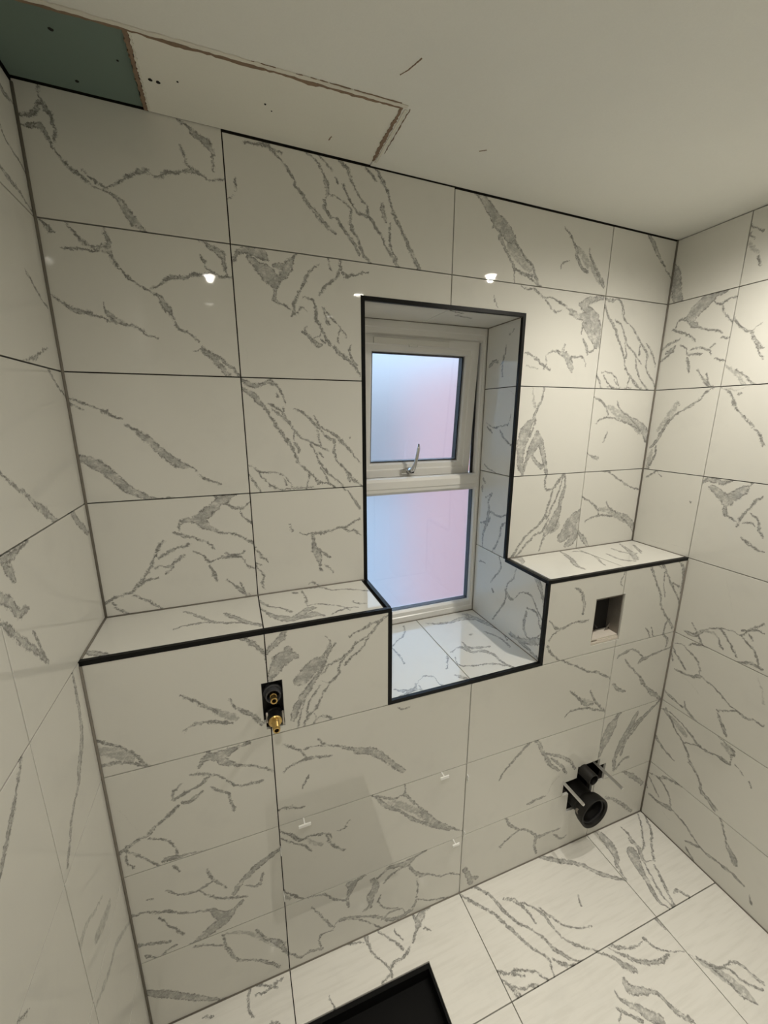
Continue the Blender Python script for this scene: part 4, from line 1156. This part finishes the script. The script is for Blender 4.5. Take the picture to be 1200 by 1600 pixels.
for i, (x, y, r) in enumerate(((.251, -.098, .0038), (.264, -.097, .0038), (.299, -.112, .002), (.461, -.115, .0022), (.475, -.10, .0015))): spot_(x, y, r, H + .0012, seed=i + 5)
# hairline scuffs in the ceiling skim
SC0, SC1, SC2 = (.7125, -.329), (.7005, -.299), (.690, -.283)
for i, (px, q, w) in enumerate(((SC0, SC1, .0015), (SC1, SC2, .0009), ((.61, -.07), (.607, -.055), .002), ((.95, -.15), (.965, -.16), .0012))):
    ragline(px, q, 10, w, w * .35, 20 + i, 'ceiling_scuff', M['brown_paper'], H + (.0012 if px[1] > -.2 and px[0] < .72 else -.0002), .0010)

# inside corner grout lines
for pts in ([(0.002, -.002, h), (0.002, -.002, H - .004)], [(W - .002, -.002, h), (W - .002, -.002, H - .004)],
            [(0.002, -d - .002, 0), (0.002, -d - .002, h - .01)], [(W - .002, -d - .002, 0), (W - .002, -d - .002, h - .01)]):
    bead(wall_back if pts[0][1] > -.1 else wall_boxing, pts, .0032)
for x0, x1 in ((0, revl - .01), (revr + .01, W)): bead(wall_boxing, [(x0, -.0015, h + .001), (x1, -.0015, h + .001)], .0024)
bead(wall_left, [(.0015, 0, h + .001), (.0015, -d + .01, h + .001)], .0028); bead(wall_right, [(W - .0015, 0, h + .001), (W - .0015, -d + .01, h + .001)], .002)
bead(floor, [(0, -d - .001, .001), (W, -d - .001, .001)], .0026); bead(floor, [(W - .0015, -d, .001), (W - .0015, YB, .001)], .0026); bead(floor, [(.0015, -d, .001), (.0015, YB, .001)], .0026)
bead(wall_back, [(revr - .001, -.003 + .006, sof_z - .001), (revr - .001, dw, sof_z - .001)], .0016)
bead(wall_back, [(revr - .001, dw - .001, sill_z), (revr - .001, dw - .001, sof_z)], .0018)
bead(wall_back, [(revl, dw - .001, sof_z - .001), (revr, dw - .001, sof_z - .001)], .0016)
bead(wall_boxing, [(revr - .001, -d + .012, sill_z + .001), (revr - .001, dw, sill_z + .001)], .0016)
bead(wall_boxing, [(revl, dw - .001, sill_z + .001), (revr, dw - .001, sill_z + .001)], .0022)

# black square edge trims
tn = [0]
def trim(x0, x1, y0, y1, z0, z1):
    tn[0] += 1
    o = box('trim_%d' % tn[0], x0, x1, y0, y1, z0, z1, M['trim'], None, .0008); o['kind'] = 'structure'; return o
e = 0.0012  # stands this far proud
trim(0.001, xl + RT, -d - e, -d + RT, h - RT, h + e)                 # left ledge front
trim(revr, W - .001, -d - e, -d + RT, h - RT, h + e)                 # right ledge front
trim(xl, xl + RT + e, -d - e, -d + RT, h - .3 + RT, h - RT)            # recess left, low
trim(revr - e, xr, -d - e, -d + RT, h - .3 + RT, h - RT)               # recess right, low
trim(xl, xr, -d - e, -d + RT, h - .3, h - .3 + RT + e)               # sill nose
trim(xl, xl + RT + e, -d + RT, -.0005, h - RT, h + e)                # ledge side left
trim(revr - e, xr, -d + RT, -.0005, h - RT, h + e)                   # ledge side right
trim(xl, xl + RT + e, -e, RT, h, zt - RT)                             # upper left
trim(revr - e, xr, -e, RT, h, zt - RT)                                # upper right
trim(xl, xr, -e, RT, zt - RT - e, zt)                                # head

# ---------------------------------------------------------------- window
win = empty('window_1', (revl, dw, sill_z)); win['kind'] = 'structure'
def frame_ring(name, x0, x1, z0, z1, prof, mat, parent, widths=None):
    """mitred profile swept round a rectangle. prof: (fraction of rail width 0..1, y). widths: left, right, bottom, top."""
    wl, wr, wb, wt_ = widths
    verts, faces = [], []
    n = len(prof)
    for (t, y) in prof:
        for (x, z) in ((x0 + wl * t, z0 + wb * t), (x1 - wr * t, z0 + wb * t), (x1 - wr * t, z1 - wt_ * t), (x0 + wl * t, z1 - wt_ * t)):
            verts.append((x, y, z))
    for i in range(n):
        j = (i + 1) % n
        for k in range(4):
            faces.append((i * 4 + k, i * 4 + (k + 1) % 4, j * 4 + (k + 1) % 4, j * 4 + k))
    return link(name, mesh_from(verts, faces, False), mat, parent)
Y0 = dw + .001
prof = [(0, Y0), (.50, Y0), (.56, Y0 + .003), (.86, Y0 + .004), (1.0, Y0 + .012), (1.0, Y0 + .050), (0, Y0 + .050)]
TR_T, TR_B = 1.450, 1.388        # transom
outer = frame_ring('outer_frame', revl, revr + .002, sill_z - .002, sof_z + .002, prof, M['upvc'], win, (.028, .020, .050, .050))
# transom between the two lights, stepped like the frame
def rail(name, x0, x1, pr, mat, parent):
    verts, faces = [], []
    for x in (x0, x1):
        for (y, z) in pr: verts.append((x, y, z))
    n = len(pr)
    for i in range(n): faces.append((i, (i + 1) % n, n + (i + 1) % n, n + i))
    faces += [list(range(n)), list(range(n, 2 * n))]
    return link(name, mesh_from(verts, faces, False), mat, parent)
rail('transom', revl + .02, revr - .014, [(Y0 + .012, TR_T), (Y0 + .004, TR_T - .004), (Y0, TR_T - .014), (Y0, TR_T - .038), (Y0 + .003, TR_T - .042), (Y0 + .004, TR_B + .010), (Y0 + .012, TR_B), (Y0 + .05, TR_B), (Y0 + .05, TR_T)], M['upvc'], win)
# lower fixed light
gx0, gx1, gz0, gz1 = revl + .026, revr - .016, sill_z + .046, TR_B + .002
frame_ring('glazing_gasket', gx0, gx1, gz0, gz1, [(0, Y0 + .011), (1, Y0 + .012), (1, Y0 + .016), (0, Y0 + .016)], M['grey_gasket'], win, (.0015,) * 4)
box('clear_pane', gx0, gx1, Y0 + .016, Y0 + .020, gz0, gz1, M['clear'], win, 0, False)
frame_ring('spacer_bar', gx0, gx1, gz0, gz1, [(0, Y0 + .0205), (1, Y0 + .0205), (1, Y0 + .044), (0, Y0 + .044)], M['spacer'], win, (.0035,) * 4)
box('obscured_pane', gx0, gx1, Y0 + .0445, Y0 + .0485, gz0, gz1, M['obscured'], win, 0, False)
# opening sash, top hung and pushed out a little
SX0, SX1, SZ0, SZ1 = revl + .0335, revr - .0285, TR_T - .002, sof_z - .046
sash = link('opening_sash', bpy.data.meshes.new('sash'), None, win)
sprof = [(0, Y0 + .006), (.52, Y0 + .006), (.60, Y0 + .010), (.88, Y0 + .011), (1.0, Y0 + .020), (1.0, Y0 + .055), (0, Y0 + .055)]
SW = (.060, .050, .052, .050)
frame_ring('gap_shade_ring', revl + .024, revr - .016, TR_T - .004, sof_z - .040, [(0, Y0 + .026), (1, Y0 + .026), (1, Y0 + .034), (0, Y0 + .034)], M['gasket'], win, (.009, .010, .004, .006))  # black backing ring added as the dark shade in the gap round the sash
tmp = frame_ring('tmp', SX0, SX1, SZ0, SZ1, sprof, M['upvc'], None, SW)
sash.data = tmp.data; bpy.data.objects.remove(tmp)
ux0, ux1, uz0, uz1 = SX0 + SW[0], SX1 - SW[1], SZ0 + SW[2], SZ1 - SW[3]
frame_ring('glazing_gasket', ux0 - .001, ux1 + .001, uz0 - .001, uz1 + .001, [(0, Y0 + .018), (1, Y0 + .019), (1, Y0 + .023), (0, Y0 + .023)], M['grey_gasket'], sash, (.002,) * 4)
box('clear_pane', ux0, ux1, Y0 + .023, Y0 + .027, uz0, uz1, M['clear'], sash, 0, False)
frame_ring('spacer_bar', ux0, ux1, uz0, uz1, [(0, Y0 + .0275), (1, Y0 + .0275), (1, Y0 + .052), (0, Y0 + .052)], M['spacer'], sash, (.0045,) * 4)
box('obscured_pane', ux0, ux1, Y0 + .0525, Y0 + .0565, uz0, uz1, M['obscured'], sash, 0, False)
# night vent on the sash head
vent = box('night_vent', .800, 1.078, Y0 - .004, Y0 + .0065, SZ1 - .026, SZ1 - .007, M['vent'], sash, .0015, False)
box('vent_slider', .925, .955, Y0 - .007, Y0, SZ1 - .031, SZ1 - .0235, M['vent'], sash, .001, False)
# chrome lever handle, swung up
hx, hz = .948, SZ0 + .022
hy = Y0 + .006
lathe('handle_base', [(.0, -.001), (.0135, 0), (.0135, .006), (.011, .009), (.009, .018)], (hx, hy, hz), (0, -1, 0), M['chrome'], sash, 24)
box('handle_plate', hx - .033, hx + .014, hy - .007, hy, hz - .012, hz + .008, M['chrome'], sash, .003, False)
tube('handle_lever', [(hx, hy - .016, hz), (hx + .006, hy - .026, hz + .010), (hx + .012, hy - .030, hz + .030), (hx + .015, hy - .034, hz + .055), (hx + .019, hy - .036, hz + .085), (hx + .020, hy - .032, hz + .102)], [.009, .0088, .0065, .0058, .0056, .0035], M['chrome'], sash, 12)
lathe('handle_lock', [(.0055, 0), (.0055, .006), (.004, .007)], (hx + .006, hy - .020, hz), (0, -1, 0), M['gasket'], sash, 16)
piv = Vector((SX0, Y0 + .03, SZ1))
bpy.context.view_layer.update()
R_ = Matrix.Translation(piv) @ Matrix.Rotation(math.radians(4.0), 4, 'X') @ Matrix.Translation(-piv)
sash.matrix_world = R_ @ sash.matrix_world

# outside: neighbour's wall and the ground
ow = link('wall_neighbour', box_mesh(2.15, 2.4, .75, 3.0, -1.2, 2.1, False), M['brick']); ow['kind'] = 'structure'
og = link('ground_outside', box_mesh(-8, 8, .5, 14, -1.3, -1.2, False), M['ground']); og['kind'] = 'structure'

# ---------------------------------------------------------------- pipework and fittings
FY = lambda x: -d - 0.0111 * (x - .9)       # face of the boxing at x
# basin or shower feed: two brass connectors in black collars
tx = .386; ty = FY(tx)
t = tag(empty('valve_body', (tx, ty + .05, .94)), 'concealed mixer valve with two brass outlets in black collars under left ledge', 'valve')
vb = box('valve_housing', .352, .418, ty + .022, ty + .075, .870, 1.030, M['black_plastic'], t, .004, False)
for (zc, p, rr) in ((.979, .006, .0200), (.912, .013, .0195)):
    lathe('collar', [(rr + .003, -.022), (rr + .003, -.010), (rr, -.008), (rr - .001, p), (rr - .004, p), (rr - .004, -.015)], (tx, ty, zc), (0, -1, 0), M['dark_grey'] if p < .01 else M['black_plastic'], t, 32, False)
lathe('brass_spindle', [(.0085, -.02), (.0085, .006), (.0072, .007), (.0072, .013), (.0085, .014), (.0085, .024), (.0055, .024), (.0050, .012)], (tx, ty, .979), (0, -1, 0), M['brass'], t, 20, False)
lathe('brass_connector', [(.0170, .004), (.0170, .0145), (.0150, .017), (.0100, .018), (.0088, .021)] + [(.0092 if k % 2 else .0080, .023 + .0022 * k) for k in range(10)] + [(.0082, .047), (.0055, .047), (.005, .03)], (tx, ty, .912), (0, -1, 0), M['brass'], t, 24, False)
plug = lathe('spindle_bore', [(.0052, .0), (.0052, .016)], (tx, ty, .979), (0, -1, 0), M['void'], t, 16)
lathe('connector_bore', [(.0052, .02), (.0052, .036)], (tx, ty, .912), (0, -1, 0), M['void'], t, 16)
lathe('collar_cap', [(.015, -.018), (.015, -.012)], (tx, ty, .979), (0, -1, 0), M['void'], t, 20)
for i, (x0, x1, z0, z1) in enumerate(((.3655, .3700, .900, .925), (.405, .4095, .884, .920))):
    a = box('adhesive_smear', x0, x1, ty + .001, ty + .010, z0, z1, M['plaster_edge'], t, .001, False)

# recessed electrical box
sb = tag(empty('back_box', (1.514, FY(1.514) + .03, .978)), 'recessed metal electrical back box in square cut-out below right ledge', 'electrical box')
sy = FY(1.514)
x0, x1, z0, z1 = 1.4485, 1.5795, .8905, 1.0655
box('side_plate', x1 - .006, x1 - .002, sy + .004, sy + .052, z0 + .004, z1 - .004, M['galv'], sb, 0, False)
box('side_plate', x0 + .002, x0 + .005, sy + .004, sy + .052, z0 + .020, z1 - .004, M['galv'], sb, 0, False)
box('top_plate', x0 + .002, x1 - .002, sy + .004, sy + .052, z1 - .006, z1 - .003, M['galv'], sb, 0, False)
box('bottom_plate', x0 + .002, x1 - .002, sy + .004, sy + .052, z0 + .016, z0 + .020, M['plaster_edge'], sb, 0, False)
box('plaster_fill', x0 + .0005, x1 - .0005, sy + .002, sy + .030, z0 + .0005, z0 + .010, M['plaster_edge'], sb, .002, False)
box('plaster_fill', x0 + .03, x1 - .0005, sy + .003, sy + .018, z0 + .010, z0 + .015, M['plaster_edge'], sb, .002, False)
box('rear_plate', x0 + .002, x1 - .002, sy + .052, sy + .055, z0 + .004, z1 - .004, M['void'], sb, 0, False)
# triangular fixing lug in the lower right corner
verts = [(x1 - .006, sy + .036, z0 + .020), (x1 - .030, sy + .036, z0 + .020), (x1 - .006, sy + .036, z0 + .045), (x1 - .006, sy + .038, z0 + .020), (x1 - .030, sy + .038, z0 + .020), (x1 - .006, sy + .038, z0 + .045)]
link('fixing_lug', mesh_from(verts, [(0, 1, 2), (3, 5, 4), (0, 3, 4, 1), (1, 4, 5, 2), (2, 5, 3, 0)], False), M['galv'], sb)
lathe('screw_hole', [(.0025, 0), (.0025, .0008)], (x1 - .012, sy + .0358, z0 + .028), (0, -1, 0), M['void'], sb, 12)
tube('cable', [(x0 + .012, sy + .050, z0 + .085), (x0 + .030, sy + .040, z0 + .075), (x0 + .052, sy + .036, z0 + .050), (x0 + .070, sy + .042, z0 + .034)], .003, M['void'], sb, 8)
tube('cable', [(x0 + .020, sy + .051, z0 + .120), (x0 + .040, sy + .044, z0 + .100), (x0 + .056, sy + .048, z0 + .075)], .0022, M['wire_blue'], sb, 8)
tube('cable', [(x0 + .012, sy + .050, z0 + .050), (x0 + .040, sy + .034, z0 + .040), (x0 + .060, sy + .048, z0 + .022)], .0022, M['wire_brown'], sb, 8)

# toilet connections
wx = 1.494; wy = FY(wx)
sp_ = tag(empty('soil_pipe', (wx, wy, .226)), 'wide black soil pipe connector with open flared socket by the floor', 'pipe')
lathe('pipe_body', [(.0470, -.09), (.0470, .026), (.0500, .030), (.0570, .038), (.0610, .050), (.0635, .072), (.0630, .076), (.0590, .077), (.0525, .073), (.0510, .045), (.0500, .030), (.043, .020), (.043, -.085)], (wx, wy, .226), (0, -1, 0), M['dusty_black'], sp_, 48, False)
lathe('rubber_seal', [(.0510, .056), (.0470, .060), (.0475, .064), (.0510, .066)], (wx, wy, .226), (0, -1, 0), M['gasket'], sp_, 48, False)
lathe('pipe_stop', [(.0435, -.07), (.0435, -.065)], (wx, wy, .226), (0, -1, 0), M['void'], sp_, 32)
lathe('warning_sticker', [(.0100, 0), (.0100, .0012)], (wx - .0590, wy - .052, .236), (-1, -.1, .2), M['galv'], sp_, 20)
fp = tag(empty('flush_pipe', (wx, wy, .358)), 'black flush pipe end above the wide soil pipe', 'pipe')
lathe('pipe_body', [(.0300, -.07), (.0300, -.020), (.0285, -.013), (.0225, -.010), (.0225, .050), (.0215, .052), (.0185, .052), (.0180, .0), (.0180, -.03)], (wx, wy, .3545), (0, -1, 0), M['dusty_black'], fp, 32, False)
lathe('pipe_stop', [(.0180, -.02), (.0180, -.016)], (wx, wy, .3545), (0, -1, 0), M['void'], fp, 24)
lathe('collar', [(.0245, -.010), (.0245, -.004), (.0238, -.002), (.0220, -.002)], (wx, wy, .3545), (0, -1, 0), M['black_plastic'], fp, 32, False)
for x_, lab in ((1.404, 'left zinc threaded rod sticking out beside the black soil pipe'), (1.590, 'right zinc threaded rod sticking out beside the flush pipe')):
    r_ = lathe('threaded_rod', [(.0052, -.06), (.0058, -.058), (.0058, .093), (.0045, .0965)], (0, 0, 0), (0, -1, 0), M['rod'], None, 16)
    r_.location = (x_, FY(x_), .326)
    tag(r_, lab, 'rod', 'toilet fixing rods')
# frame of the concealed cistern behind the holes
cf = tag(box('cistern_frame', 1.36, 1.66, wy + .095, wy + .13, .11, .50, M['void'], None, .003, False), 'dark cistern frame behind the pipe cut-outs', 'frame')

# spacer clips left in the joints
def clip(x, z, ln, bar, label, vertical=False, tilt=0.0):
    y = FY(x)
    e_ = tag(empty('tile_clip', (x, y, z)), label, 'tile clip', 'tile spacer clips left in the wall joints')
    if not vertical:
        box('stem', x - .0016, x + .0016, y - ln, y + .006, z - .0009, z + .0009, M['clip'], e_, 0, False)
        box('crossbar', x - bar / 2, x + bar / 2, y - ln - .0035, y - ln + .0005, z - .0045, z + .0045, M['clip'], e_, .001, False)
    else:
        box('stem', x - .0009, x + .0009, y - ln, y + .006, z - .010, z + .010, M['clip'], e_, 0, False)
    if tilt: e_.rotation_euler = (0, tilt, 0)
    return e_
clip(.881, h - .6, .020, .030, 'white T-shaped tile clip in the joint right of centre, below the window')
clip(.4435, h - .6, .021, .034, 'white T-shaped tile clip in the joint near the left column joint')
clip(.937, h - .9, .018, .026, 'white T-shaped tile clip in the lowest horizontal joint')
clip(xa, .475, .008, 0, 'thin white clip stub in left vertical joint, upper one', True)
clip(xa, .305, .010, 0, 'thin white clip stub in left vertical joint, lower one', True)
clip(xb + .004, .508, .010, 0, 'thin white clip stub beside right vertical joint, upper one', True)
clip(xb + .003, .275, .010, 0, 'thin white clip stub beside right vertical joint, lower one', True)

# black box set in the floor opening
fb = tag(empty('floor_tray', (.56, -.57, -.06)), 'black square tray sunk into the floor opening by the wall', 'tray')
bx0, bx1, by0, by1 = .337, .7855, -.798, -.3455
v, f = slab(lambda u, v, w: (u, v, -.045 + w), [(bx0, bx1, by0, by1)], [], .006)
link('tray_base', mesh_from(v, f), M['tray'], fb)
v, f = slab(lambda u, v, w: (u, v, -.004 + w), [(bx0, bx1, by0, by1)], [(bx0 + .006, bx1 - .006, by0 + .006, by1 - .012)], .041)
link('tray_rim', mesh_from(v, f), M['tray'], fb)

# downlights
for i, (x, y, pw, ang, blend) in enumerate(DOWNLIGHTS):
    z = warp((x, y, H)).z
    names_ = ['beside the right wall', 'over the camera', 'in the room centre', 'at the rear left', 'at the rear centre', 'at the rear right']
    e_ = tag(empty('downlight', (x, y, z)), 'round recessed ceiling downlight ' + names_[i], 'downlight', 'recessed ceiling downlights')
    lathe('bezel', [(.043, -.0005), (.043, .002), (.038, .004), (.030, .003), (.028, -.002)], (x, y, z), (0, 0, -1), M['chrome'], e_, 32, False)
    lathe('lamp_lens', [(.026, -.0015), (.026, -.0005), (.020, .0)], (x, y, z - .001), (0, 0, -1), M['lens' if i < 3 else 'dim_lens'], e_, 24)
    ld = bpy.data.lights.new('lamp', 'SPOT'); ld.energy = pw; ld.color = LAMP_COLOR
    ld.spot_size = math.radians(ang); ld.spot_blend = blend; ld.shadow_soft_size = 0.016
    lo = bpy.data.objects.new('lamp', ld); COL.objects.link(lo); lo.parent = e_; lo.location = (0, 0, -.012)
